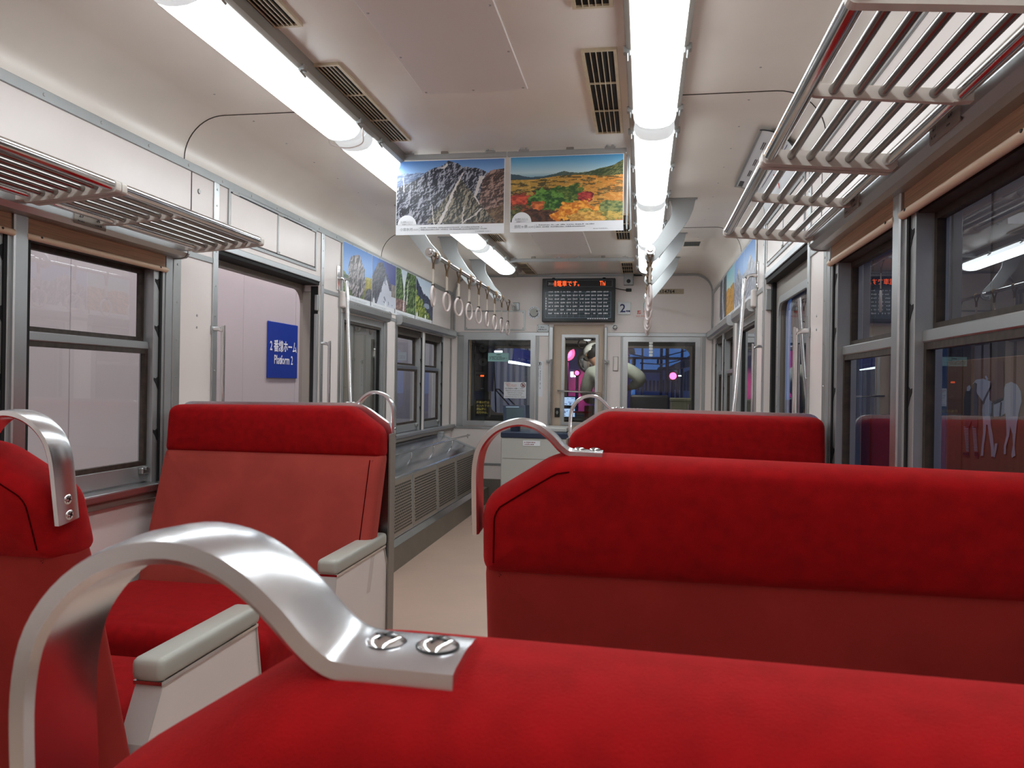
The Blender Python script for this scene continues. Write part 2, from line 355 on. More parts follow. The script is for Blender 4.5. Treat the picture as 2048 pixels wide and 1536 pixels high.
for s in (-1, 1):
    X = WX[s]; holes = [*WINS, DOOR, WA, *WB]
    w = grid_wall('wall_'+side_name[s], lambda u, v, X=X: V((X, u, v)), (YB, YE+.02), (0, 2.06), holes, (s*.10, 0, 0), M['wall'])
    # cornice strip with its screws, above the windows
    t = ob('trim_1' if s < 0 else 'trim_2', bx(X-s*.006, X+s*.002, YB, 7.47, 1.998, 2.034, .002, 1), M['alupaint'], kind='structure')
    bm = B()
    for y in np.arange(-.2, 7.4, .262): screw(bm, (X-s*.006, float(y), 2.016), (-s, 0, 0), .006)
    ob('cornice_screws', bm, M['aludull'], t)
    # upright cover strips on the wall
    t = root('trim_3' if s < 0 else 'trim_4', None, None, (X, 3.1, .5), kind='structure')
    for y0, y1, z0, z1, mm in ((2.802, 2.846, .72, 1.625, 'alupaint'), (2.850, 2.902, .7, 1.665, 'aludull'),  (3.142, 3.182, .02, 2.0, 'alu'), (4.297, 4.335, .02, 2.0, 'alu'), (4.575, 4.607, .75, 1.64, 'aludull'), (5.462, 5.492, .75, 1.6, 'aludull'), (5.69, 5.722, .75, 1.6, 'aludull'), (7.40, 7.44, .75, 2.0, 'aludull')):
        ob('cover_strip', bx(X-s*.007, X, y0, y1, z0, z1, .002, 1), M[mm], t)
    for y0, y1, z in ((2.91, 3.14, 1.645), (4.335, 4.575, 1.66), (5.49, 5.69, 1.60)):
        ob('cross_strip', bx(X-s*.005, X, y0, y1, z, z+.024, .001, 1), M['alupaint'], t)
    ob('mullion', bx(X-s*.016, X+s*.06, 2.042, 2.096, .746, 1.625, .004, 1), M['alu'], t)
    ob('joint', bx(X-s*.0015, X, 2.972, 2.977, 1.669, 1.998), M['gasket'], t)
    bm = B()
    for y in (3.162, 4.316): 
        for z in (1.02, 1.18, 1.42, 1.55, 1.70, 1.8, 1.9, 1.97): screw(bm, (X-s*.007, y, z), (-s, 0, 0), .005)
    for z in (1.0, 1.15, 1.3, 1.45, 1.6): screw(bm, (X-s*.007, 2.877, z), (-s, 0, 0), .005)
    for z in (1.36, 1.41): screw(bm, (X, 3.03, z), (-s, 0, 0), .006)
    screw(bm, (X, 3.03, 1.93), (-s, 0, 0), .012)
    ob('strip_screws', bm, M['aludull'], t)
    # sill under the windows
    t = root('trim_5' if s < 0 else 'trim_6', None, None, (X, 2, .69), kind='structure')
    for y0, y1 in ((YB, 2.86), (4.6, 7.48)):
        ob('sill', bx(X-s*.045, X+s*.06, y0, y1, .718, .746, .006, 2), M['alu'], t)
        ob('sill_underside', bx(X-s*.028, X, y0, y1, .690, .718, .003, 1), M['greysteel'], t)
    ob('baseboard_'+side_name[s], bx(X-s*.006, X, YB, 7.5, 0, .16), M['kick'], kind='structure')

# windows of the saloon: frame, sashes, glass, latches
WCOUNT = [0]
def side_window(s, y0, y1, z0, z1, zr=1.268, opening=True, note=None):
    WCOUNT[0] += 1; X = WX[s]; t = root('window_%d' % WCOUNT[0], note, None, (X, (y0+y1)/2, z0), kind='structure')
    for a, b in ((y0, y0+.014), (y1-.014, y1)):
        ob('jamb', bx(X-s*.004, X+s*.095, a, b, z0, z1, .002, 1), M['alupaint'], t)
    ob('head', bx(X+s*.01, X+s*.095, y0, y1, z1-.06, z1), M['gasket'], t)
    if opening:
        for (a, b), q in (((y0+.014, y0+.030), 1), ((y1-.058, y1-.014), -1)):
            ob('guide_rail', bx(X+s*.004, X+s*.05, a, b, z0, z1-.05, .002, 1), M['alupaint'], t)
            ob('slot', bx(X-s*.001, X+s*.012, (b-.012) if q < 0 else a, b if q < 0 else a+.012, z0, z1-.05), M['darkslot'], t)
            for z in (.90, 1.10, 1.30, 1.48):
                yy = b-.012 if q < 0 else a+.012
                e = -q*-1; d_ = .026*q if q < 0 else .003
                ob('notch', prism(B(), [(X+s*.0028, yy, z), (X+s*.0028, yy+d_*.5, z+.022), (X+s*.0028, yy+d_, z+.036), (X+s*.0028, yy+d_, z+.046), (X+s*.0028, yy+d_*.55, z+.043), (X+s*.0028, yy, z+.050)], (s*.004, 0, 0)), M['darkslot'], t)
        a, b = y0+.030, y1-.058
        ob('meeting_rail', bx(X+s*.022, X+s*.05, a, b, zr-.014, zr+.015, .003, 1), M['alu'], t)
        ob('bottom_rail', bx(X+s*.025, X+s*.05, a, b, z0+.004, z0+.066, .003, 1), M['alupaint'], t)
        ob('latch', box(box(B(), X+s*.006, X+s*.026, b-.05, b-.005, z0+.035, z0+.060, .004, 1), X-s*.004, X+s*.012, b-.045, b-.03, z0+.052, z0+.064, .002, 1), M['aludull'], t)
        for zz0, zz1, dx in ((z0+.066, zr-.014, .036), (zr+.015, z1-.06, .056)):
            bm = B(); g = .017
            rect_frame(bm, b-a, zz1-zz0, g, (s*.02, 0, 0), plane_map((X+s*(dx-.01), a, zz0), (0, 1, 0), (0, 0, 1)))
            ob('gasket', bm, M['gasket'], t)
            p = ob('pane', bx(X+s*dx, X+s*(dx+.004), a+g-.004, b-g+.004, zz0+g-.004, zz1-g+.004), M['glass'], t)
        ob('sash_cover', bx(X+s*.052, X+s*.075, b-.004, b+.045, zr+.15, z1-.05), M['alupaint'], t)
    else:
        bm = B(); rect_frame(bm, y1-y0-.028, z1-z0, .042, (s*.05, 0, 0), plane_map((X+s*.006, y0+.014, z0), (0, 1, 0), (0, 0, 1)))
        ob('frame', bm, M['alupaint'], t)
        bm = B(); rect_frame(bm, y1-y0-.112, z1-z0-.084, .012, (s*.02, 0, 0), plane_map((X+s*.016, y0+.056, z0+.042), (0, 1, 0), (0, 0, 1)))
        ob('gasket', bm, M['black'], t)
        ob('pane', bx(X+s*.028, X+s*.032, y0+.06, y1-.06, z0+.048, z1-.048), M['glass'], t)
    return t
for s in (-1, 1):
    for w in WINS: side_window(s, *w)
    side_window(s, *WA, opening=False)
    for w in WB: side_window(s, *w)

# doors in the side walls: the left one stands open, its leaf slid into the pocket; the right one is shut
d1 = root('door_1', 'open sliding door with its leaf in the wall pocket', None, (-1.3, 3.74, 0), kind='structure')
X = WX[-1]
ob('door_header', bx(X-.07, X+.004, 3.19, 4.29, 1.715, 1.745, .003, 1), M['alu'], d1)
ob('header_underside', bx(X-.10, X-.004, 3.182, 4.30, 1.698, 1.716), M['darkslot'], d1)
ob('pocket_gap', bx(X-.052, X-.010, 4.283, 4.293, .02, 1.69), M['darkslot'], d1)
ob('edge_strip', bx(X-.10, X-.052, 4.280, 4.292, .02, 1.66, .003, 1), M['greysteel'], d1)
ob('pocket_back', bx(X-.098, X-.094, 4.29, 5.47, .02, 1.70), M['greysteel'], d1)
ob('jamb_plate', bx(X-.02, X-.002, 4.262, 4.292, 1.55, 1.64, .003, 1), M['alupaint'], d1)
ob('leaf_stop', bx(X-.022, X-.004, 4.262, 4.294, .02, 1.53, .003, 1), M['alupaint'], d1)
bm = B()
# body-side door frame with its round corner, seen through the open doorway
outer = [(0, 0), (1.02, 0), (1.02, 1.0), (1.02, 1.70), (0, 1.70)]
def ofr(a, b): return V((X-.104, 3.345+a, .02+b))
inn = [(.0, 0), (.975, 0)]+[(.975-.09*(1-math.cos(t)), 1.56+.09*math.sin(t)) for t in [PI/2*i/8 for i in range(9)]]+[(0, 1.65)]
poly = [(1.02, 0), (1.02, 1.70), (0, 1.70)]+[(0, 1.65)]+[(.975-.09*(1-math.cos(t)), 1.56+.09*math.sin(t)) for t in [PI/2*(8-i)/8 for i in range(9)]]+[(.975, 0)]
for a, b in zip(poly, poly[1:]+poly[:1]): pass
n = len(inn); out2 = [(0, 1.70)]+[(1.02, 1.70)]*9+[(1.02, 0)]; in2 = [(0, 1.65)]+[(.975-.09*(1-math.cos(t)), 1.56+.09*math.sin(t)) for t in [PI/2*(8-i)/8 for i in range(9)]]+[(.975, 0)]
for i in range(len(out2)-1):
    q = [ofr(*out2[i]), ofr(*out2[i+1]), ofr(*in2[i+1]), ofr(*in2[i])]
    if i in range(1, 9): q = [ofr(*out2[i]), ofr(*in2[i+1]), ofr(*in2[i])]
    prism(bm, q, (-.03, 0, 0))
ob('outer_frame', bm, M['greysteel'], d1)
ob('leaf_panel', bx(X-.088, X-.06, 4.3, 5.45, .02, 1.70), M['greysteel'], d1, label='grey door leaf in its pocket behind glass')
d2 = root('door_2', 'shut grey sliding door with a round-cornered window', None, (1.3, 3.74, 0), kind='structure')
X = WX[1]
ob('door_header', bx(X-.004, X+.07, 3.19, 4.29, 1.715, 1.745, .003, 1), M['alu'], d2)
ob('header_underside', bx(X+.004, X+.10, 3.182, 4.30, 1.690, 1.716), M['darkslot'], d2)
ob('jamb_plate', bx(X+.002, X+.03, 4.262, 4.292, 1.55, 1.66, .003, 1), M['alupaint'], d2)
ob('pocket_gap', bx(X+.03, X+.10, 4.24, 4.292, .02, 1.69), M['darkslot'], d2)
bm = B(); ow, oh = 1.05, 1.68; f = plane_map((X+.05, 3.19, .02), (0, 1, 0), (0, 0, 1))
il = [(a+.17, b+.76) for a, b in rrect(.76, .80, .07, 4)]
ol = []
for a, b in il:
    ca, cb = a-.55, b-1.16; k = min((ow/2)/abs(ca) if ca else 9, .52/abs(cb) if cb else 9, 9)
    ol.append((max(0, min(ow, .525+ca*1.6)), max(0, min(oh, 1.16+cb*(1.4 if cb > 0 else 3.2)))))
ringframe(bm, ol, il, (.03, 0, 0), f)
ob('door_leaf', bm, M['greysteel'], d2)
bm = B(); il2 = [(a+.185, b+.775) for a, b in rrect(.73, .77, .06, 4)]; ol2 = [(a+.15, b+.74) for a, b in rrect(.80, .84, .085, 4)]
ringframe(bm, ol2, il2, (-.012, 0, 0), f); ob('window_surround', bm, M['alupaint'], d2)
ob('pane', bx(X+.062, X+.066, 3.36, 4.13, .78, 1.60), M['glass'], d2)
bm = B()
for z in (.9, 1.05, 1.2, 1.35, 1.5): screw(bm, (X+.04, 3.19+.93, z), (-1, 0, 0), .006)
ob('rivets', bm, M['black'], d2)

# lids over the doors
for s in (-1, 1):
    X = WX[s]; t = root('trim_7' if s < 0 else 'trim_8', None, None, (X, 3.74, 1.78), kind='structure')
    bm = B(); rect_frame(bm, .96, .235, .014, (-s*.006, 0, 0), plane_map((X, 3.262, 1.770), (0, 1, 0), (0, 0, 1))); ob('lid_frame', bm, M['alupaint'], t)
    bm = B(); rect_frame(bm, .93, .205, .004, (-s*.003, 0, 0), plane_map((X, 3.277, 1.785), (0, 1, 0), (0, 0, 1))); ob('lid_gap', bm, M['black'], t)
    for a, b in ((3.282, 3.74), (3.745, 4.202)): ob('lid', bx(X-s*.005, X, a, b, 1.79, 1.985, .002, 1), M['wall'], t)
    ob('lid_joint', bx(X-s*.007, X-s*.001, 3.735, 3.75, 1.79, 1.985), M['aludull'], t)
    ob('lid_catch', bx(X-s*.011, X, 3.735, 3.762, 1.785, 1.80, .002, 1), M['aludull'], t)
    for y in (3.29, 3.74, 4.15): ob('hinge', bx(X-s*.010, X, y, y+.06, 1.984, 1.993, .002, 1), M['aludull'], t)
    bm = B()
    for y in (3.35, 3.6, 3.85, 4.1):
        for z in (1.777, 1.998): screw(bm, (X-s*.006, y, z), (-s, 0, 0), .004)
    ob('lid_screws', bm, M['aludull'], t)

# casings over the windows that house the blinds
def casing(name, s, y0, y1, z0, z1, depth, kind='structure'):
    X = WX[s]; t = root(name, None, None, (X, (y0+y1)/2, z0), kind=kind)
    pr = [(0, z1), (depth*.8, z1), (depth, z1-.012), (depth, z0+.02), (depth*.8, z0+.004), (depth*.5, z0), (0, z0)]
    ob('casing', prism(B(), [(X-s*a, y0, b) for a, b in pr], (0, y1-y0, 0)), M['alu'], t)
    ob('end_cap', prism(B(), [(X-s*a*1.03, y1, b+(.003 if b > z0+.02 else -.003)) for a, b in pr], (0, .012, 0)), M['alupaint'], t)
    return t
for s in (-1, 1):
    t = casing('trim_9' if s < 0 else 'trim_10', s, YB, 2.857, 1.622, 1.69, .062)
    X = WX[s]
    for yc, a, b in ((2.30, '29', '30'), (1.62, '27', '28')):
        ob('seat_number_plate', bx(X-s*.0655, X-s*.06, yc-.075, yc+.075, 1.632, 1.680, .002, 1), M['greysteel'], t)
        for dy, q in ((-.045, a), (.035, b)):
            text('seat_number', q, .022, (X-s*.0662, yc+(dy if s > 0 else dy)*(1 if s < 0 else -1) + (0), 1.655), (0, 1 if s < 0 else -1, 0), (0, 0, 1), M['ink'], t, 'CENTER', bold=.0006)
            small_print('seat_marks', (X-s*.0662, yc+dy*(1 if s < 0 else -1)-(.016 if s < 0 else -.016), 1.638), (0, 1 if s < 0 else -1, 0), (0, 0, 1), .032, .010, 1, M['ink'], t, seed=int(q))
    t = casing('trim_11' if s < 0 else 'trim_12', s, 4.64, 5.44, 1.580, 1.650, .050)
    bm = B()
    for y in (4.72, 4.76, 4.8, 5.25, 5.3): screw(bm, (X-s*.05, y, 1.63), (-s, 0, 0), .005)
    ob('casing_screws', bm, M['aludull'], t)
    t = casing('trim_13' if s < 0 else 'trim_14', s, 5.70, 7.42, 1.580, 1.655, .055)
    bm = B()
    for y in (5.8, 6.2, 6.24, 6.5, 6.8, 6.84, 7.1): screw(bm, (X-s*.055, y, 1.635), (-s, 0, 0), .005)
    ob('casing_screws', bm, M['aludull'], t)

# the far wall with its doorway and two windows into the driver's cab
WL1 = (-1.09, -.475, .784, 1.588); WL2 = (.452, 1.075, .76, 1.578); FD = (-.257, .229, .02, 1.725)
ob('wall_far', B(), M['wall']) if False else None
wf = grid_wall('wall_front', lambda u, v: V((u, YE, v)), (-1.30, 1.30), (0, 2.25), [WL1, WL2, FD], (0, .05, 0), M['wall'])
grid_wall('wall_back', lambda u, v: V((u, YB, v)), (-1.30, 1.30), (0, 2.25), [], (0, -.05, 0), M['wall'])
t = root('trim_15', None, None, (0, YE, .2), kind='structure')
for x0, x1 in ((-1.237, -.30), (.253, 1.19)):
    ob('cross_strip', bx(x0, x1, YE-.008, YE, 1.612, 1.648, .003, 1), M['alu'], t)
ob('sill_strip', bx(-1.24, -.30, YE-.010, YE, .705, .730, .003, 1), M['alu'], t)
ob('waist_strip', bx(-1.24, -.30, YE-.006, YE, .352, .376, .002, 1), M['alupaint'], t)
for x0, x1 in ((-1.20, -1.135), (-.42, -.395), (.385, .42), (1.135, 1.165)):
    ob('cover_strip', bx(x0, x1, YE-.006, YE, .73, 1.612, .002, 1), M['alupaint'], t)
arch = [V((1.222, YE-.006, 1.66))]+[V((1.222-.17*(1-math.cos(a)), YE-.006, 2.02+.17*math.sin(a))) for a in [PI/2*i/8 for i in range(9)]]
arch += [V((-x-.012, y, z)) for x, y, z in arch[::-1]]
ob('arch_strip', sweep(B(), arch, [(.007, -.008), (.007, .008), (-.007, .008), (-.007, -.008)], (0, 1, 0)), M['alupaint'], t)
ob('baseboard_front', bx(-1.25, 1.22, YE-.006, YE, 0, .222), M['kick'], kind='structure')
def end_window(n, x0, x1, z0, z1, note):
    t = root('window_%d' % n, note, None, ((x0+x1)/2, YE, z0), kind='structure')
    bm = B(); rect_frame(bm, x1-x0+.09, z1-z0+.075, .045, (0, .04, 0), plane_map((x0-.045, YE-.012, z0-.045), (1, 0, 0), (0, 0, 1))); ob('frame', bm, M['alu'], t)
    ob('pane', bx(x0-.006, x1+.006, YE+.006, YE+.010, z0-.006, z1+.006), M['glassdark'], t)
    return t
end_window(11, *WL1, 'driver cab window beside the fare box'); end_window(12, *WL2, 'driver cab window showing the blue evening')
d3 = root('door_3', 'beige cab door with a narrow window', None, (0, YE, 0), kind='structure')
for x0, x1 in ((-.297, -.257), (.229, .258)): ob('door_post', bx(x0, x1, YE-.028, YE+.01, .0, 1.70, .004, 1), M['alu'], d3)
grid = grid_wall('door_leaf', lambda u, v: V((u, YE+.03, v)), (-.257, .229), (.02, 1.725), [(-.148, .148, .79, 1.60)], (0, .03, 0), M['cabdoor']); grid.parent = d3; del grid['kind']; grid.data.transform(Matrix.Translation(-V((0, YE, 0)))) if grid.location.length == 0 else None
grid.location = grid.location-V((0, YE, 0)); 
bm = B(); rect_frame(bm, .352, .87, .028, (0, .012, 0), plane_map((-.178, YE+.018, .76), (1, 0, 0), (0, 0, 1))); ob('window_frame', bm, M['alu'], d3)
ob('pane', bx(-.15, .15, YE+.038, YE+.042, .788, 1.602), M['glassdark'], d3)
bar = tube(B(), smooth_path([(-.205, YE+.03, 1.085), (-.2, YE-.02, 1.090), (-.17, YE-.03, 1.090), (.16, YE-.03, 1.074), (.19, YE-.02, 1.072), (.195, YE+.03, 1.07)], 5), .009, 8); ob('push_bar', bar, M['chrome'], d3, True)
bm = B(); box(bm, -.236, -.188, YE+.018, YE+.03, .835, .925, .004, 1); ob('lock_plate', bm, M['black'], d3)
bm = B(); cyl(bm, (-.212, YE+.02, .88), (-.212, YE+.008, .88), .014, .010, 10); box(bm, -.218, -.206, YE+.004, YE+.012, .862, .898, .003, 1); ob('lock_knob', bm, M['alupaint'], d3)

# ------------------------------------------------------------------ seats
def round_poly(pts, rad, n=5):
    out = []; N = len(pts)
    for i in range(N):
        p, a, b = V((*pts[i], 0)), V((*pts[i-1], 0)), V((*pts[(i+1) % N], 0)); r = rad[i] if isinstance(rad, (list, tuple)) else rad
        u, w = (a-p), (b-p); la, lb = u.length, w.length; u.normalize(); w.normalize(); r = min(r, la*.48, lb*.48)
        A, C = p+u*r, p+w*r
        for k in range(n+1):
            t = k/n; q = A*(1-t)**2+p*2*t*(1-t)+C*t*t; out.append((q.x, q.y))
    return out
def inset(poly, d):
    N = len(poly); out = []; A = sum(poly[i-1][0]*poly[i][1]-poly[i][0]*poly[i-1][1] for i in range(N)); sg = 1 if A > 0 else -1
    for i in range(N):
        ax, az = poly[i-1]; bx_, bz = poly[i]; cx, cz = poly[(i+1) % N]
        e1 = V((bx_-ax, bz-az)); e2 = V((cx-bx_, cz-bz))
        if e1.length < 1e-9: e1 = e2
        if e2.length < 1e-9: e2 = e1
        n1 = V((-e1.y, e1.x)).normalized(); n2 = V((-e2.y, e2.x)).normalized(); m = (n1+n2)
        m = m.normalized()*min(2, 1/max(.3, m.normalized().dot(n1))) if m.length > 1e-6 else n1
        out.append((bx_+sg*m.x*d, bz+sg*m.y*d))
    return out
def slab(poly, half, r, P, n=5, puff=.008, rd=None):
    """cushion from a 2-D outline: rounded edge of radius r, slightly domed faces; P(a, b, depth) -> 3-D"""
    bm = B(); zs = [p[1] for p in poly]; xs = [p[0] for p in poly]; w, h = max(xs)-min(xs), max(zs)-min(zs); cx, cz = (max(xs)+min(xs))/2, (max(zs)+min(zs))/2
    rd = rd or r
    st = [(inset(poly, r*(1-math.cos(t))), sg*(half-rd)+rd*math.sin(t)) for sg, t in [(-1, -PI/2+PI/2*k/n) for k in range(n+1)]+[(1, PI/2*k/n) for k in range(n+1)]]
    core = st[0][0]
    def inner(d): return [(cx+(a-cx)*(1-d/(w/2)), cz+(b-cz)*(1-d/(h/2))) for a, b in core]
    D = [d for d in (.016, .04, .08) if d < h*.34]
    pre = [(inner(d), -half-puff*(k+1)/len(D)) for k, d in enumerate(D)]
    st = pre[::-1]+st+[(q, -y) for q, y in pre]
    rings = [[bm.verts.new(P(a, b, y)) for a, b in q] for q, y in st]; N = len(poly)
    for A, C in zip(rings, rings[1:]):
        for j in range(N): bm.faces.new((A[j], A[(j+1) % N], C[(j+1) % N], C[j]))
    for R_, q in ((rings[0], -1), (rings[-1], 1)):
        c = bm.verts.new(P(cx, cz, q*(half+puff*1.05)))
        for j in range(N): bm.faces.new((R_[j], R_[(j+1) % N], c) if q > 0 else (R_[(j+1) % N], R_[j], c))
    return bm
def mx(s, x): return x if s > 0 else -x+.010
HX = [(.540, 1.029), (.520, 1.0295), (.497, 1.030), (.485, 1.0325), (.474, 1.041), (.463, 1.053), (.449, 1.065), (.434, 1.0735), (.415, 1.0775), (.394, 1.0745), (.374, 1.0655), (.358, 1.051), (.347, 1.033), (.3415, 1.010), (.340, .985), (.340, .955), (.3402, .90)]
def handle(t, s, y, dz=0, tilt=0, wd=.047):
    P = smooth_path([V((mx(s, x), y+tilt*(1.0-z)*.55, z+dz)) for x, z in HX], 3)
    a, b, c = wd/2, .0058, .003
    sec = [(-a+c, -b), (a-c, -b), (a, -b+c), (a, b-c*.4), (a-c*1.6, b), (0, b+.0012), (-a+c*1.6, b), (-a, b-c*.4), (-a, -b+c)]
    if s > 0: sec = [(p, -q) for p, q in sec]
    h = ob('handle', sweep(B(), P, sec, (0, 1, 0)), M['cast'], t, True)
    def scr(c, n):
        c, n = V(c), V(n).normalized(); bm = B(); u = n.orthogonal().normalized(); w = n.cross(u); u, w = (u+w*.45).normalized(), (w-u*.45).normalized()
        cyl(bm, c-n*.001, c+n*.0004, .0098, .0098, 20, 1)
        prev = None
        for r, hh in ((.0088, .0004), (.0082, .0016), (.006, .0027), (.003, .0033)):
            ring = [bm.verts.new(c+n*hh+(u*math.cos(2*PI*j/20)+w*math.sin(2*PI*j/20))*r) for j in range(20)]
            if prev:
                for j in range(20): bm.faces.new((prev[j], prev[(j+1) % 20], ring[(j+1) % 20], ring[j]))
            prev = ring
        bm.faces.new(prev)
        for p, q in ((u, w), (w, u)):
            pts = [c+n*.0031-p*.0052-q*.0004, c+n*.0031-p*.0012-q*.0011, c+n*.0031+p*.0012-q*.0011, c+n*.0031+p*.0052-q*.0004, c+n*.0031+p*.0052+q*.0004, c+n*.0031+p*.0012+q*.0011, c+n*.0031-p*.0012+q*.0011, c+n*.0031-p*.0052+q*.0004]
            prism(bm, pts, n*.0004, 1)
        ob('screw', bm, [M['chrome'], M['black']], h, True)
    for x in (.503, .527): scr((mx(s, x), y, 1.0362+dz), (0, 0, 1))
    for z in (.912, .938): scr((mx(s, .3342), y+tilt*(1-z)*.55, z+dz), (-s, 0, 0))
    return h
def armrest(t, s, ya, yb, front):
    """front = -1 or +1: the side (in y) that faces the sitter's knees"""
    x0, x1 = mx(s, .330), mx(s, .400); xa, xb = min(x0, x1), max(x0, x1)
    ym = (ya+yb)/2; h = (yb-ya)/2
    pr = [(ym+front*(h-.012), .545), (ym+front*(h+.045), .25), (ym+front*(h+.05), .08), (ym-front*(h+.03), .08), (ym-front*(h+.055), .30), (ym-front*(h+.035), .44), (ym-front*(h-.02), .545)]
    a = ob('armrest', prism(B(), [(xa+.010, y, z) for y, z in pr], (xb-xa-.020, 0, 0)), M['wall'], t)
    for q in (pr[0:3], pr[3:7]):
        bm = B()
        for (p0, p1) in zip(q, q[1:]): prism(bm, [(xa+.006, p0[0], p0[1]), (xa+.006, p1[0], p1[1]), (xb-.006, p1[0], p1[1]), (xb-.006, p0[0], p0[1])], (0, (1 if p0[0] > ym else -1)*.004, 0))
        ob('edge_strip', bm, M['satin'], a)
    c = B(); box(c, xa, xb, ya, yb, .543, .590, .014, 3)
    ob('armrest_cap', c, M['ivory'], a, True)
    ob('cap_trim', bx(xa+.004, xb-.004, ya+.006, yb-.006, .537, .544), M['chrome'], a)
FLIP = [(.347, .834), (1.200, .832), (1.200, 1.022), (.470, 1.0365), (.350, .960)]
def flip_seat(s, yc, label, tilt=.284, cushion=True):
    t = root('reversible_seat', label, 'seat', (mx(s, .77), yc+.2, 0), 'flip-over red bench seats')
    f = lambda a, b, y: V((mx(s, a), yc+tilt*(1.0-b)+y, b))
    lower = round_poly([(.352, .40), (1.196, .40), (1.196, .865), (.352, .865)], .03)
    ob('backrest', slab(lower, .050, .030, f), M['fadedflip'], t, True)
    hp = round_poly(FLIP, [.030, .030, .04, .030, .034], 6)
    h = ob('head_cover', slab(hp, .063, .029, f, 7, .006, .056), M['velour'], t, True)
    for y in (-1, 1) if yc > .5 else (1,):
        q = [p for p in inset(hp, .026)]; q = [p for p in q if p[0] < .50]; q.sort(key=lambda p: -p[1]); P = [f(a, b, y*(.0628)) for a, b in q if b > .86]
        ob('seam', tube(B(), smooth_path(P[::2], 3), .0012, 5), M['seamred'], h)
    handle(t, s, yc-.013, .004, tilt)
    if cushion:
        q = round_poly([(.405, yc+.115+tilt*.5), (1.195, yc+.115+tilt*.5), (1.195, yc+.64), (.405, yc+.64)], .05)
        ob('seat_cushion', slab(q, .075, .05, lambda a, b, y: V((mx(s, a), b, .375+y+.02*(b-yc-.2))), 5, .012), M['velour'], t, True)
        armrest(t, s, yc+.255, yc+.66, 1)
        xa, xb = sorted((mx(s, .42), mx(s, 1.19)))
        ob('seat_base', bx(xa, xb, yc+.16, yc+.58, 0, .30, .01, 1), M['cabdark'], t)
        xa, xb = sorted((mx(s, .345), mx(s, .362)))
        ob('side_link', prism(B(), [(xa, yc+.14, .43), (xa, yc+.18, .43), (xa, yc+.38, .10), (xa, yc+.30, .10)], (xb-xa, 0, 0)), M['aludull'], t)
    return t
near = flip_seat(1, .335, 'nearest red seat back with a big aluminium arch handle, along the bottom edge', .12)
near.location += V((-.014, .012, -.0150))
flip_seat(1, 1.245, 'red two-person seat back behind the nearest one, seen from the rear, with an arch handle', .2)
flip_seat(-1, 1.150, 'red seat by the left window, turned forward, with a grey armrest on its aisle side')
FIXP = [(.338, .862), (1.202, .862), (1.202, 1.045), (.470, 1.052), (.345, .968)]
def fixed_seat(s, label):
    t = root('fixed_seat', label, 'seat', (mx(s, .77), 2.6, 0), 'fixed red seats before the doors')
    f = lambda a, b, y: V((mx(s, a), 2.783+.10*(1.0-b)*-1+y, b))
    hp = round_poly(FIXP, [.028, .028, .04, .028, .032], 6)
    h = ob('head_cover', slab(hp, .056, .027, f, 7, .006, .05), M['velour'], t, True)
    g = lambda a, b, y: V((mx(s, a), 2.775-.34*(.90-b)+y, b))
    lp = round_poly([(.340, .38), (1.200, .38), (1.200, .885), (.340, .885)], .03)
    bk = ob('backrest', slab(lp, .050, .030, g), M['faded'], t, True)
    P = [g(.378, z, -.0512-.001) for z in (.86, .75, .64, .53, .42)]
    ob('seam', tube(B(), P, .0018, 5), M['seamred'], bk)
    rp = round_poly([(a+(-.005 if a < .6 else .004), b+(.0105 if b > .9 else 0)) for a, b in FIXP][2:]+[(.332, .10), (1.206, .10)], [.05, .05, .03, .01, .01], 6)
    y0 = 2.842
    ob('rear_shell', prism(B(), [(mx(s, a), y0, b) for a, b in rp], (0, .022, 0)), M['cast'], t)
    xa, xb = sorted((mx(s, .331), mx(s, .337)))
    ob('side_plate', bx(xa, xb, 2.80, 2.862, .05, .95), M['greysteel'], t)
    handle(t, s, 2.862, .026, 0, .034)
    q = round_poly([(.405, 1.97), (1.195, 1.97), (1.195, 2.56), (.405, 2.56)], .05)
    ob('seat_cushion', slab(q, .075, .05, lambda a, b, y: V((mx(s, a), b, .365+y-.03*(b-2.3))), 5, .014), M['velour'], t, True)
    armrest(t, s, 2.30, 2.78, -1)
    xa, xb = sorted((mx(s, .42), mx(s, 1.19)))
    ob('seat_base', bx(xa, xb, 2.06, 2.80, 0, .29, .01, 1), M['cabdark'], t)
    ob('heater_grille', bx(xa, xb, 2.045, 2.062, .06, .25), M['black'], t)
    return t
fixed_seat(-1, 'red seat facing back, left of the aisle, before the open door')
fixed_seat(1, 'red seat facing back, right of the aisle, half hidden behind another seat')

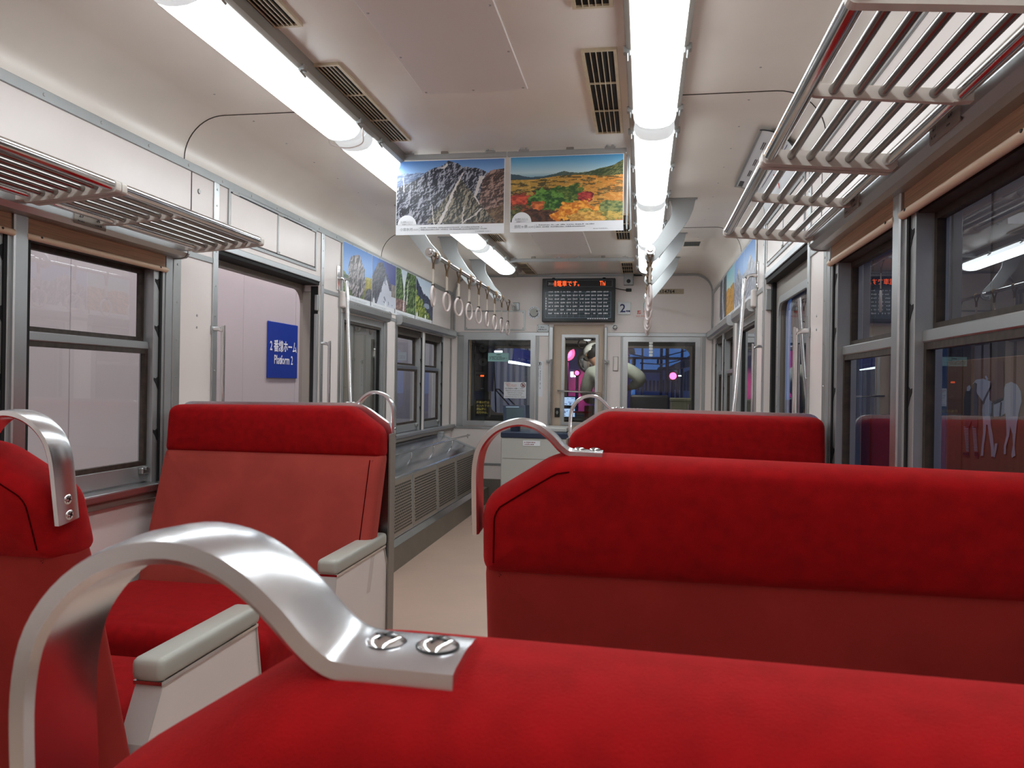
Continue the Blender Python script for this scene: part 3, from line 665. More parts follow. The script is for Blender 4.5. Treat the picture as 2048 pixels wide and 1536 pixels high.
# ------------------------------------------------------------------ luggage racks
def rack(s, y0, y1, ym, label):
    t = root('luggage_rack', label, 'luggage rack', (mx(s, 1.05)-(.02 if s > 0 else 0), (y0+y1)/2, 1.64), 'tubular luggage racks')
    X = lambda x: s*x
    ob('front_rail', cyl(B(), (X(.884), y0-.03, 1.684), (X(.884), y1+.012, 1.684), .0165, seg=20), M['chrome'], t, True)
    for i in range(5):
        x = .930+.0423*i; z = 1.680-.0035*i
        ob('rod', cyl(B(), (X(x), y0, z), (X(x), y1, z), .0092, seg=12), M['rodsteel'], t, True)
    ob('rear_rail', cyl(B(), (X(1.142), y0-.03, 1.664), (X(1.142), y1+.01, 1.664), .0135, seg=14), M['chrome'], t, True)
    ob('wall_rail', cyl(B(), (X(1.205), y0, 1.705), (X(1.205), y1-.12, 1.705), .007, seg=10), M['chrome'], t, True)
    for y, end in ((y0-.01, 1), (ym, 0), (y1, 1)):
        z0 = .019 if end else .013
        x0 = .866 if end else .895; x1 = 1.160 if end else 1.14
        pr = round_poly([(x0, 1.684-z0), (x1, 1.660-z0), (x1, 1.660+z0*.9), (x0, 1.684+z0*.8)], .012 if end else .004, 4)
        ob('bracket', prism(B(), [(X(a), y-(.011 if end else .006), b) for a, b in pr], (0, .022 if end else .012, 0)), M['cream'], t)
        ob('wall_arm', prism(B(), [(X(a), y-.010, b) for a, b in ((1.13, 1.648), (1.232 if s > 0 else 1.255, 1.652), (1.232 if s > 0 else 1.255, 1.735), (1.21, 1.735), (1.15, 1.685))], (0, .02, 0)), M['cream'], t)
    return t
rack(1, 1.145, 1.912, 1.495, 'near tubular rack over the right windows, its end bracket in view')
rack(1, 1.952, 2.812, 2.308, 'far tubular rack over the right windows, beside the route map')
rack(-1, 1.13, 2.000, 1.60, 'near tubular rack over the left windows, cut by the picture edge')
rack(-1, 2.036, 2.849, 2.352, 'far tubular rack over the left windows, ending before the open door')

# ------------------------------------------------------------------ roller blinds
for s in (-1, 1):
    for (y0, y1, z0, z1), lab in zip(WINS, ('nearest', 'second')):
        X = WX[s]; t = root('roller_blind', 'brown woven roller blind with beige rod over the %s window of the %s side' % (lab, side_name[s]), 'blind', (X, (y0+y1)/2, 1.56), 'roller blinds')
        ob('fabric', bx(X-s*.002, X-s*.006, y0+.006, y1-.006, 1.572, 1.628), M['blind'], t)
        ob('rod', cyl(B(), (X-s*.008, y0-.004, 1.567), (X-s*.008, y1+.0, 1.567), .0105, seg=12), M['rod'], t, True)
        bm = B()
        for y in (y0+.05, y1-.05): cyl(bm, (X-s*.02, y, 1.570), (X-s*.015, y, 1.570), .0035, seg=8)
        ob('rivets', bm, M['gasket'], t)

# ------------------------------------------------------------------ ceiling lamps
def lamp_row(xc, label):
    t = root('ceiling_lamp', label, 'lamp', (xc, 2, 2.1), 'rows of fluorescent ceiling lamps')
    pr = [(-.098, ZC), (-.094, 2.165), (-.080, 2.158), (.080, 2.158), (.094, 2.165), (.098, ZC)]
    ob('base_channel', prism(B(), [(xc+a, -2.6, b) for a, b in pr], (0, 9.66, 0)), M['greysteel'], t)
    e = B(); prism(e, [(xc+a, 6.875, b) for a, b in ((-.07, 2.175), (-.06, 2.135), (-.03, 2.118), (.03, 2.118), (.06, 2.135), (.07, 2.175))], (0, .19, 0)); ob('end_box', e, M['greysteel'], t)
    sec = [(-.076, 2.164), (-.0775, 2.148), (-.071, 2.130), (-.055, 2.114), (-.030, 2.106), (0, 2.1035), (.030, 2.106), (.055, 2.114), (.071, 2.130), (.0775, 2.148), (.076, 2.164)]
    L = 1.27
    for k in range(7):
        ya = -2.03+L*k; st = [(.004, .55), (.018, .8), (.045, .96), (.075, 1), (.11, 1), (L-.11, 1), (L-.075, 1), (L-.045, .96), (L-.018, .8), (L-.004, .55)]
        bm = B(); rings = [[bm.verts.new((xc+a*(.97 if q < .9 else 1), ya+d, 2.164-(2.164-b)*q)) for a, b in sec] for d, q in st]
        for i in range(len(rings)-1):
            for j in range(len(sec)-1):
                f = bm.faces.new((rings[i][j], rings[i][j+1], rings[i+1][j+1], rings[i+1][j])); f.material_index = (2 if j in (0, 1, 8, 9) else 0) if i == 4 else (2 if i in (3, 5) else 1)
        f = bm.faces.new(rings[0]); f.material_index = 1; f = bm.faces.new(rings[-1][::-1]); f.material_index = 1
        d = ob('diffuser', bm, [M['diffuser'], M['diffend'], M['diffside']], t, True)
        for yy in (.13, .63, 1.15):
            for q in (-1, 1):
                c = B(); box(c, xc+q*.080, xc+q*.102, ya+yy-.012, ya+yy+.012, 2.150, 2.172, .002, 1); cyl(c, (xc+q*.090, ya+yy-.02, 2.148), (xc+q*.090, ya+yy+.024, 2.142), .004, seg=6)
                ob('clip', c, M['aludull'], d)
    return t
tl = lamp_row(-.602, 'left row of white fluorescent lamps running the length of the ceiling')
tr = lamp_row(.627, 'right row of white fluorescent lamps almost overhead')
ob('retaining_wire', tube(B(), smooth_path([(-.69, 3.06, 2.135), (-.675, 3.06, 2.112), (-.60, 3.055, 2.098), (-.535, 3.03, 2.108), (-.515, 2.98, 2.13), (-.512, 2.97, 2.15)], 4), .0025, 6), M['ringw'], tl)

# ------------------------------------------------------------------ ceiling vents
def vent(x0, x1, y0, y1, label, n=5):
    t = root('ceiling_vent', label, 'vent', ((x0+x1)/2, (y0+y1)/2, ZC-.012), 'beige ceiling vents')
    ob('backing', bx(x0+.004, x1-.004, y0+.004, y1-.004, ZC-.002, ZC), M['darkslot'], t)
    bm = B(); o = [(0, 0), (x1-x0, 0), (x1-x0, y1-y0), (0, y1-y0)]; w = .011
    ringframe(bm, o, [(w, w), (x1-x0-w, w), (x1-x0-w, y1-y0-w), (w, y1-y0-w)], (0, 0, -.009), plane_map((x0, y0, ZC), (1, 0, 0), (0, 1, 0))); ob('frame', bm, M['beige'], t)
    for i in range(1, n):
        x = x0+w+(x1-x0-2*w)*i/n
        ob('slat', prism(B(), [(x-.0016, y0+w, ZC-.0085), (x+.0016, y0+w, ZC-.0085), (x+.0012, y0+w, ZC-.0045), (x-.0012, y0+w, ZC-.0045)], (0, y1-y0-2*w, 0)), M['beige'], t)
    for k in (1, 2):
        y = y0+(y1-y0)*k/3; ob('cross_bar', bx(x0+w, x1-w, y-.0035, y+.0035, ZC-.009, ZC-.004), M['beige'], t)
XL, XR = (-.524, -.416), (.388, .502)
for (y0, y1), q in zip(((1.37, 2.202), (2.48, 3.31), (4.88, 5.72), (6.78, 7.42)), ('nearest vent, cut by the top edge,', 'long vent before the mountain posters', 'vent just beyond the mountain posters', 'last vent before the far wall')):
    vent(*XL, y0, y1, 'beige slatted %s beside the left lamps' % q, 6); vent(*XR, y0, y1, 'beige slatted %s beside the right lamps' % q, 5)
t = root('ceiling_grille', 'small grey rectangular grille in the right of the ceiling behind the brackets', 'vent', (.94, 5.93, ZC-.01))
bm = B(); rect_frame(bm, .155, .235, .02, (0, 0, -.006), plane_map((.862, 5.82, ZC), (1, 0, 0), (0, 1, 0))); ob('frame', bm, M['ceil'], t)
ob('screen', bx(.875, 1.005, 5.835, 6.04, ZC-.003, ZC), M['cabdark'], t)

# ------------------------------------------------------------------ printed posters
def XY(nx, ny): return np.meshgrid((np.arange(nx)+.5)/nx, (np.arange(ny)+.5)/ny)
def C(*c): return np.array(c, float)
def fill(shape, c): return np.ones((*shape, 3))*C(*c)
def ridge(X, pts, nz=0, seed=1):
    p = np.array(pts); r = np.interp(X[0], p[:, 0], p[:, 1]); return r+nz*(fbm(X.shape[1], 1, 14, 4, seed)[0]-.5)
def streak(X, Y, pts, w0, w1, rag=0, seed=3):
    """mask of a ragged band that runs down along a polyline given as (x, y)"""
    p = np.array(pts); cx = np.interp(Y, p[:, 1], p[:, 0]); w = w0+(w1-w0)*(Y-p[0, 1])/(p[-1, 1]-p[0, 1])
    n = (fbm(X.shape[1], X.shape[0], 22, 4, seed)-.5)*rag
    return ((np.abs(X-cx+n) < w) & (Y > p[0, 1]) & (Y < p[-1, 1])).astype(float)
def rock(nx, ny, seed, dark, light, sx=1, sy=1, power=1.0, scale=9):
    """rugged ground: a ridged height field lit from the upper left"""
    n = fbm(nx, ny, scale*.7, 6, seed, sx, sy); h = (1-np.abs(2*n-1))**1.5; h2 = fbm(nx, ny, scale*2, 5, seed+5, sx, sy)
    g = h*1.0+h2*.45; gy, gx = np.gradient(g); k = nx/90
    t = np.clip(.42+(gx*2.3+gy*1.5)*3.1*k**.5+(h2-.5)*.5, 0, 1)**power
    return mixc(fill((ny, nx), dark), fill((ny, nx), light), t)
def pic_peak(nx=230, ny=138):
    X, Y = XY(nx, ny); im = mixc(fill((ny, nx), (84, 128, 190)), fill((ny, nx), (150, 184, 222)), Y*4)
    far = ridge(X, [(0, .22), (.1, .19), (.2, .185), (.3, .2), (1, .22)], .05, 2)
    im = np.where((Y > far)[..., None], mixc(rock(nx, ny, 3, (70, 86, 120), (140, 156, 186)), fill((ny, nx), (84, 98, 130)), (Y-.2)*3), im)
    rd = ridge(X, [(0, .40), (.12, .34), (.24, .24), (.31, .15), (.36, .11), (.43, .085), (.48, .02), (.53, .045), (.57, .06), (.61, .11), (.65, .09), (.69, .12), (.75, .13), (.79, .17), (.83, .2), (.9, .3), (1, .4)], .05, 5)
    main = rock(nx, ny, 11, (22, 25, 38), (158, 158, 170), 1.5, .8, 1.35, 10)
    main = mixc(main, rock(nx, ny, 13, (44, 46, 42), (118, 112, 96), 1.4, .7), (Y-.45)*1.5*(X > .45))
    im = np.where((Y > rd)[..., None], main, im)
    br = ridge(X, [(.76, .8), (.78, .55), (.80, .36), (.83, .25), (.87, .19), (.92, .17), (1, .15)], .03, 8)
    im = np.where(((Y > br) & (X > .76))[..., None], rock(nx, ny, 17, (62, 46, 44), (166, 134, 122), 1.2, 1, 1.1, 9), im)
    low = ridge(X, [(0, 1.2), (.62, 1.1), (.7, .93), (.8, .82), (.9, .76), (1, .70)], .04, 9)
    im = np.where((Y > low)[..., None], rock(nx, ny, 19, (74, 56, 42), (128, 102, 78)), im)
    tri = (Y > .30+np.abs(X-.60)*2.1) & (Y < .98)
    im = np.where(tri[..., None], rock(nx, ny, 23, (34, 34, 32), (150, 140, 122), 1.6, .7, 1.2, 10), im)
    snow = np.maximum.reduce([streak(X, Y, [(.625, .2), (.57, .36), (.53, .5), (.49, .66), (.46, .8), (.40, 1.0)], .006, .017, .02, 31),
        streak(X, Y, [(.80, .26), (.77, .36), (.755, .46), (.735, .58)], .022, .012, .03, 33), streak(X, Y, [(.735, .58), (.78, .7)], .008, .006, .02, 35),
        streak(X, Y, [(.80, .76), (.74, .86), (.66, .94), (.62, 1)], .012, .006, .03, 36), streak(X, Y, [(.63, .72), (.625, .99)], .004, .006, .02, 37),
        streak(X, Y, [(.06, .25), (.07, .48)], .006, .003, .02, 38), streak(X, Y, [(.335, .68), (.355, 1.)], .003, .006, .02, 39), streak(X, Y, [(.47, .05), (.44, .13)], .01, .02, .05, 40)])
    return mixc(im, fill((ny, nx), (214, 206, 202)), snow*.92)
def pic_autumn(nx=230, ny=138):
    X, Y = XY(nx, ny); im = mixc(fill((ny, nx), (74, 150, 200)), fill((ny, nx), (206, 218, 214)), Y*3.4)
    im = mixc(im, fill((ny, nx), (110, 156, 180)), np.clip((Y-.24)*12, 0, .8))
    h = ridge(X, [(0, .25), (.08, .27), (.15, .31), (.3, .30), (.4, .27), (.48, .23), (.52, .25), (.6, .265), (.7, .25), (.8, .2), (.85, .19), (.92, .16), (1, .08)], .02, 41)
    im = np.where((Y > h)[..., None], mixc(fill((ny, nx), (60, 84, 96)), rock(nx, ny, 43, (56, 70, 44), (118, 116, 70)), (X-.3)*2), im)
    f = np.where(Y > .335+.02*np.sin(X*9)-.04*X, 1, 0)
    n1 = fbm(nx, ny, 10, 5, 45, 1, 3.4); n2 = fbm(nx, ny, 30, 4, 46, 1, 1.3)
    field = mixc(fill((ny, nx), (176, 140, 66)), fill((ny, nx), (206, 128, 50)), (X-.2)*1.2+(n1-.5)); field = mixc(field, fill((ny, nx), (64, 62, 36)), (n1 > .57)*.85*np.clip(1.3-X*.6, 0, 1)); field = mixc(field, fill((ny, nx), (222, 176, 100)), (n2 > .62)*.5)
    im = np.where((f > 0)[..., None], field, im)
    def blob(cx, cy, rx, ry, a, b, sd, amt=.5):
        d = np.hypot((X-cx)/rx, (Y-cy)/ry)+(fbm(nx, ny, 12, 5, sd)-.5)*1.5; t = fbm(nx, ny, 34, 4, sd+1)
        return (d < 1), mixc(fill((ny, nx), a), fill((ny, nx), b), (t-.35)*3.2)
    for q in ((.10, .70, .20, .16, (70, 50, 34), (150, 74, 48), 51), (.08, .66, .14, .06, (150, 48, 40), (214, 90, 60), 52), (.36, .55, .14, .07, (44, 50, 30), (92, 82, 44), 53), (.40, .66, .20, .16, (34, 74, 32), (104, 150, 66), 54), (.55, .56, .14, .10, (44, 74, 34), (120, 132, 60), 55), (.68, .64, .09, .10, (104, 26, 34), (190, 66, 60), 56), (.25, .76, .08, .09, (150, 70, 36), (226, 128, 66), 57), (.30, .92, .24, .12, (52, 34, 28), (96, 60, 44), 58), (.58, .84, .2, .14, (196, 104, 30), (246, 176, 70), 59), (.85, .92, .26, .12, (112, 112, 52), (206, 172, 84), 60), (.93, .78, .12, .10, (76, 96, 56), (150, 152, 86), 61), (.06, .92, .1, .12, (44, 56, 34), (110, 110, 60), 62), (.70, .95, .16, .09, (170, 120, 50), (230, 180, 90), 63)):
        m_, c_ = blob(*q); im = np.where(m_[..., None], c_, im)
    return im
def pic_standing_rock(nx=90, ny=66):
    X, Y = XY(nx, ny); im = mixc(fill((ny, nx), (100, 150, 220)), fill((ny, nx), (150, 190, 236)), Y)
    im = np.where((Y > ridge(X, [(0, .56), (.2, .62), (.6, .72), (.8, .52), (1, .5)], .1, 71))[..., None], mixc(rock(nx, ny, 72, (60, 84, 50), (120, 134, 84)), rock(nx, ny, 72, (150, 140, 60), (186, 176, 90)), (X-.62)*6), im)
    d = np.hypot((X-.45)/.29, (Y-.60)/.46)+(fbm(nx, ny, 8, 4, 73)-.5)*.3
    im = np.where((d < 1)[..., None], rock(nx, ny, 74, (62, 60, 66), (186, 176, 178), 1.4, .7), im)
    im = np.where((np.hypot((X-.92)/.2, (Y-1)/.26) < 1)[..., None], rock(nx, ny, 75, (70, 72, 82), (120, 122, 130)), im)
    return im
def pic_snow_slope(nx=90, ny=66):
    X, Y = XY(nx, ny); im = mixc(fill((ny, nx), (74, 134, 214)), fill((ny, nx), (70, 80, 150)), X*2-.3)
    im = np.where((Y > ridge(X, [(0, .45), (.2, .12), (.4, .05), (.6, .3), (.8, .5), (1, .52)], .06, 81))[..., None], rock(nx, ny, 82, (66, 70, 86), (108, 108, 118)), im)
    im = np.where(((Y > .30+np.abs(X-.55)*1.9) | ((X > .5) & (Y > .62)))[..., None], mixc(fill((ny, nx), (206, 210, 222)), fill((ny, nx), (120, 128, 150)), (fbm(nx, ny, 6, 4, 83) > .62)*.8), im)
    im = np.where(((X > .8) & (Y > .45) & (Y < .75))[..., None], rock(nx, ny, 84, (130, 124, 122), (170, 160, 152)), im)
    return im
def pic_waterfall(nx=90, ny=66):
    X, Y = XY(nx, ny); im = rock(nx, ny, 91, (38, 66, 40), (122, 150, 92))
    im = np.where((Y < .5-np.abs(X-.38)*3.2)[..., None], fill((ny, nx), (206, 222, 236)), im)
    im = np.where(((Y > .72) & (X < .5))[..., None], rock(nx, ny, 92, (110, 84, 84), (164, 134, 126)), im)
    return mixc(im, fill((ny, nx), (232, 232, 236)), np.maximum(streak(X, Y, [(.36, .1), (.40, .6), (.36, .98)], .025, .03, .04, 93), streak(X, Y, [(.6, .2), (.52, .8)], .012, .02, .04, 94))*.85)
def pic_lake_ridge(nx=90, ny=66):
    X, Y = XY(nx, ny); im = mixc(fill((ny, nx), (196, 214, 234)), fill((ny, nx), (226, 236, 244)), Y*2)
    im = np.where((Y > ridge(X, [(0, .0), (.2, .18), (.45, .36), (.7, .4), (.85, .46), (1, .5)], .08, 101))[..., None], rock(nx, ny, 102, (34, 46, 74), (66, 84, 112), 1.5, 1), im)
    im = np.where((np.hypot((X-.62)/.16, (Y-.66)/.07)+(fbm(nx, ny, 7, 3, 105)-.5) < 1)[..., None], fill((ny, nx), (150, 166, 186)), im)
    return np.where((Y > .30+X*.78+(fbm(nx, ny, 9, 4, 103)-.5)*.3)[..., None], rock(nx, ny, 104, (66, 96, 34), (176, 186, 84)), im)
def pic_grey_peak(nx=90, ny=66):
    X, Y = XY(nx, ny); im = mixc(fill((ny, nx), (100, 150, 214)), fill((ny, nx), (170, 200, 232)), Y)
    return np.where((Y > ridge(X, [(0, .5), (.3, .42), (.5, .2), (.65, .3), (1, .5)], .12, 111))[..., None], rock(nx, ny, 112, (96, 102, 118), (196, 196, 206), 1.4, .7), im)
def pic_gold_grass(nx=90, ny=66):
    X, Y = XY(nx, ny); im = mixc(fill((ny, nx), (120, 184, 200)), fill((ny, nx), (200, 216, 206)), Y*2)
    return np.where((Y > .42+(fbm(nx, ny, 7, 3, 121)-.5)*.2)[..., None], rock(nx, ny, 122, (150, 104, 34), (226, 170, 72), 1, 1, .8), im)
def pic_dark_gorge(nx=90, ny=66):
    X, Y = XY(nx, ny); im = rock(nx, ny, 131, (30, 36, 44), (92, 96, 104))
    return mixc(im, fill((ny, nx), (200, 204, 214)), streak(X, Y, [(.5, .0), (.45, .5), (.6, 1)], .05, .12, .1, 132)*.8)
def poster(t, o, r, u, w, h, pic, title=None, strip=.135, seed=1, domes=(.105,)):
    """sheet of paper with a picture, a white foot and a round white tab; o is the lower left corner"""
    o, r, u = V(o), V(r), V(u); n = r.cross(u)
    bm = B(); prism(bm, [o-n*.001, o+r*w-n*.001, o+r*w+u*h-n*.001, o+u*h-n*.001], n*.001); sh = ob('sheet', bm, M['paper'], t)
    f = lambda a, b: o+n*.0006+r*(w*(.005+.99*a))+u*(h*strip+h*(.992-strip)*b)
    picture('photograph', pic, f, sh)
    for dx in domes:
        c = o+n*.0011+r*(w*dx)+u*(h*strip); bm = B(); R = w*.088*(1 if len(domes) == 1 else .5)
        bm.faces.new([bm.verts.new(c+r*(R*math.cos(k*PI/16))+u*(R*math.sin(k*PI/16)*(1 if len(domes) == 1 else 1.5))) for k in range(17)]); ob('white_tab', bm, M['paper'], sh)
    q = o+n*.0016
    if title:
        text('heading', '立山黒部ジオパーク', w*.013, q+r*w*.045+u*(h*strip+h*.035), r, u, M['ink'], sh)
        bm = B(); quad(bm, q+r*w*.045+u*(h*strip+h*.025), r, u, w*.12, h*.003); ob('rule', bm, M['ink'], sh)
        text('heading', '写真ギャラリー', w*.014, q+r*w*.06+u*(h*strip-h*.002), r, u, M['ink'], sh)
        text('title', title, w*.030, q+r*w*.04+u*h*.058, r, u, M['greyink'], sh)
        text('title', '（立山町）', w*.014, q+r*w*.155+u*h*.062, r, u, M['greyink'], sh)
        bm = B(); quad(bm, q+r*w*.222+u*h*.045, r, u, w*.0015, h*.055); ob('rule', bm, M['greyink'], sh)
        small_print('caption', q+r*w*.235+u*h*.055, r, u, w*.66, h*.052, 2, M['greyink'], sh, .5, seed)
        small_print('credit', q+r*w*.74+u*h*.026, r, u, w*.15, h*.014, 1, M['greyink'], sh, .6, seed+1)
    else:
        small_print('caption', q+r*w*.05+u*h*.03, r, u, w*.8, h*.04, 2, M['greyink'], sh, .35, seed)
        bm = B(); quad(bm, q+r*w*.94+u*h*.03, r, u, w*.03, h*.09); ob('mark', bm, M['greyink'], sh)
    return sh
# two posters hung across the aisle
yp = 3.5
hang = root('poster_rail', 'grey clamp rail across the ceiling that holds the two landscape posters', 'poster rail', (-.02, yp, 2.18), 'ceiling clamp rails')
for a, b in ((-.556, -.024), (-.021, .512)):
    ob('rail', bx(a, b, yp-.006, yp+.006, 2.169, 2.194, .003, 1), M['alupaint'], hang)
for x in (-.315, .262): ob('bracket', bx(x-.017, x+.017, yp-.004, yp+.02, 2.190, ZC, .002, 1), M['greysteel'], hang)
for x in (-.48, -.10, .055, .44):
    bm = B(); box(bm, x-.024, x+.024, yp-.010, yp-.005, 2.188, 2.200, .002, 1); cyl(bm, (x-.012, yp-.012, 2.197), (x-.012, yp-.012, 2.207), .006, seg=8); cyl(bm, (x+.012, yp-.012, 2.197), (x+.012, yp-.012, 2.207), .006, seg=8); ob('spring_clip', bm, M['aludull'], hang)
bm = B(); tube(bm, [(.512, yp+.03, 2.17), (.522, yp+.03, 2.165), (.535, yp+.03, 1.84), (.525, yp+.03, 1.832)], .004, 6); box(bm, .514, .520, yp+.02, yp+.04, 1.84, 2.17); ob('side_holder', bm, M['alupaint'], hang)
p1 = root('poster', 'hanging poster of a grey rocky peak with snow gullies, left of the pair', 'poster', (-.29, yp, 1.824), 'hanging landscape posters')
poster(p1, (-.541, yp-.003, 1.824), (1, 0, 0), (0, 0, 1), .509, .342, pic_peak(), '小窓氷河', seed=5)
p2 = root('poster', 'hanging poster of an orange autumn moor under blue sky, right of the pair', 'poster', (.25, yp, 1.827), 'hanging landscape posters')
poster(p2, (-.005, yp-.003, 1.827), (1, 0, 0.003), (-.008, 0, 1), .508, .341, pic_autumn(), '弥陀ヶ原', seed=9)
yp = 6.45
hang2 = root('poster_rail', 'empty grey clamp rail across the ceiling near the far wall', 'poster rail', (-.02, yp, 2.165), 'ceiling clamp rails')
for a, b in ((-.557, -.024), (-.021, .511)): ob('rail', bx(a, b, yp-.006, yp+.006, 2.160, 2.188, .003, 1), M['alupaint'], hang2)
for x in (-.315, .262): ob('bracket', bx(x-.017, x+.017, yp-.004, yp+.02, 2.185, ZC, .002, 1), M['greysteel'], hang2)
for x in (-.48, -.10, .055, .44):
    bm = B(); box(bm, x-.024, x+.024, yp-.010, yp-.005, 2.182, 2.194, .002, 1); cyl(bm, (x, yp-.012, 2.19), (x, yp-.012, 2.2), .006, seg=8); ob('spring_clip', bm, M['aludull'], hang2)
# rows of posters over the windows
for s, pics in ((-1, ((pic_standing_rock(), 'tall grey rock, first in the left wall row'), (pic_snow_slope(), 'snow slope, second in the left wall row'), (pic_waterfall(), 'thin waterfall among trees, third in the left wall row'), (pic_lake_ridge(), 'dark forested ridge, last in the left wall row'))),
               (1, ((pic_grey_peak(), 'pale grey peaks under blue sky, nearest on the right wall'), (pic_grey_peak()[:, ::-1], 'grey cliffs and blue sky, second on the right wall'), (pic_gold_grass(), 'golden yellow grassland, third on the right wall'), (pic_dark_gorge(), 'dark gorge with white water, farthest on the right wall')))):
    X = WX[s]
    for k, (pc, lab) in enumerate(pics):
        y0 = 4.622+.526*k; t = root('wall_poster', 'paper poster of a '+lab, 'poster', (X, y0+.26, 1.655), 'posters above the windows')
        o = (X-s*.007, y0 if s < 0 else y0+.524, 1.652); r = (0, 1, 0) if s < 0 else (0, -1, 0)
        poster(t, o, r, (0, 0, 1), .524, .364, pc, None, .11, 20+k, (.07, .55) if k % 2 else ())
    ob('trim_16' if s < 0 else 'trim_17', bx(X-s*.009, X, 4.600, 4.621, 1.64, 1.998, .003, 1), M['rod'] if False else M['aludull'], kind='structure')

# route map bent along the curve of the ceiling
t = root('route_map', 'curved white route map with a black edge on the right ceiling curve behind the rack', 'map', (1.13, 3.76, 2.06))
nx, ny = 120, 60; X_, Y_ = XY(nx, ny); im = fill((ny, nx), (214, 215, 218))
def mapf(a, b):
    ang = PI/2*(1-b); q = .155
    return V((1.225-.17+q*math.sin(ang)-.004, 4.23-.93*a, 2.035+q*math.cos(ang)))
mapP = picture('sheet', im, mapf, t)
def strip_on_map(a0, a1, b0, b1, m_, name='print', lift=.0012):
    bm = B(); n = max(2, int((b1-b0)*14)); L = []
    for k in range(n+1):
        b = b0+(b1-b0)*k/n; ang = PI/2*(1-b); q = .155-lift
        L.append([bm.verts.new((1.225-.17+q*math.sin(ang)-.004, 4.23-.93*a, 2.035+q*math.cos(ang))) for a in (a0, a1)])
    for p, q in zip(L, L[1:]): bm.faces.new((p[0], p[1], q[1], q[0]))
    return ob(name, bm, m_, mapP)
strip_on_map(.985, 1.0, 0, 1, M['black'], 'black_edge'); strip_on_map(0, 1, .955, 1, M['aludull'], 'top_edge'); strip_on_map(0, .015, 0, 1, M['aludull'], 'end_edge')
R_ = random.Random(8)
for k in range(24):
    a = .16+.68*k/24; L = R_.uniform(.08, .2); strip_on_map(a, a+.006, .70-L, .70, M['ink'], 'station_name')
for a in (.25, .45, .72):
    for db in (.0, .03): strip_on_map(a, a+.11, .80+db, .815+db, M['ink'], 'heading_line')
for k in range(5): strip_on_map(.03+.022*k, .045+.022*k, .84, .93, M['ink'], 'heading_mark')
strip_on_map(.10, .13, .71, .76, M['navyink'], 'blue_mark'); strip_on_map(.2, .95, .46, .47, M['navyink'], 'route_line'); strip_on_map(.3, .8, .28, .29, M['greyink'], 'route_line'); strip_on_map(.5, .52, .1, .4, M['redink'], 'route_line'); strip_on_map(.85, .9, .5, .6, M['ink'], 'heading_mark')

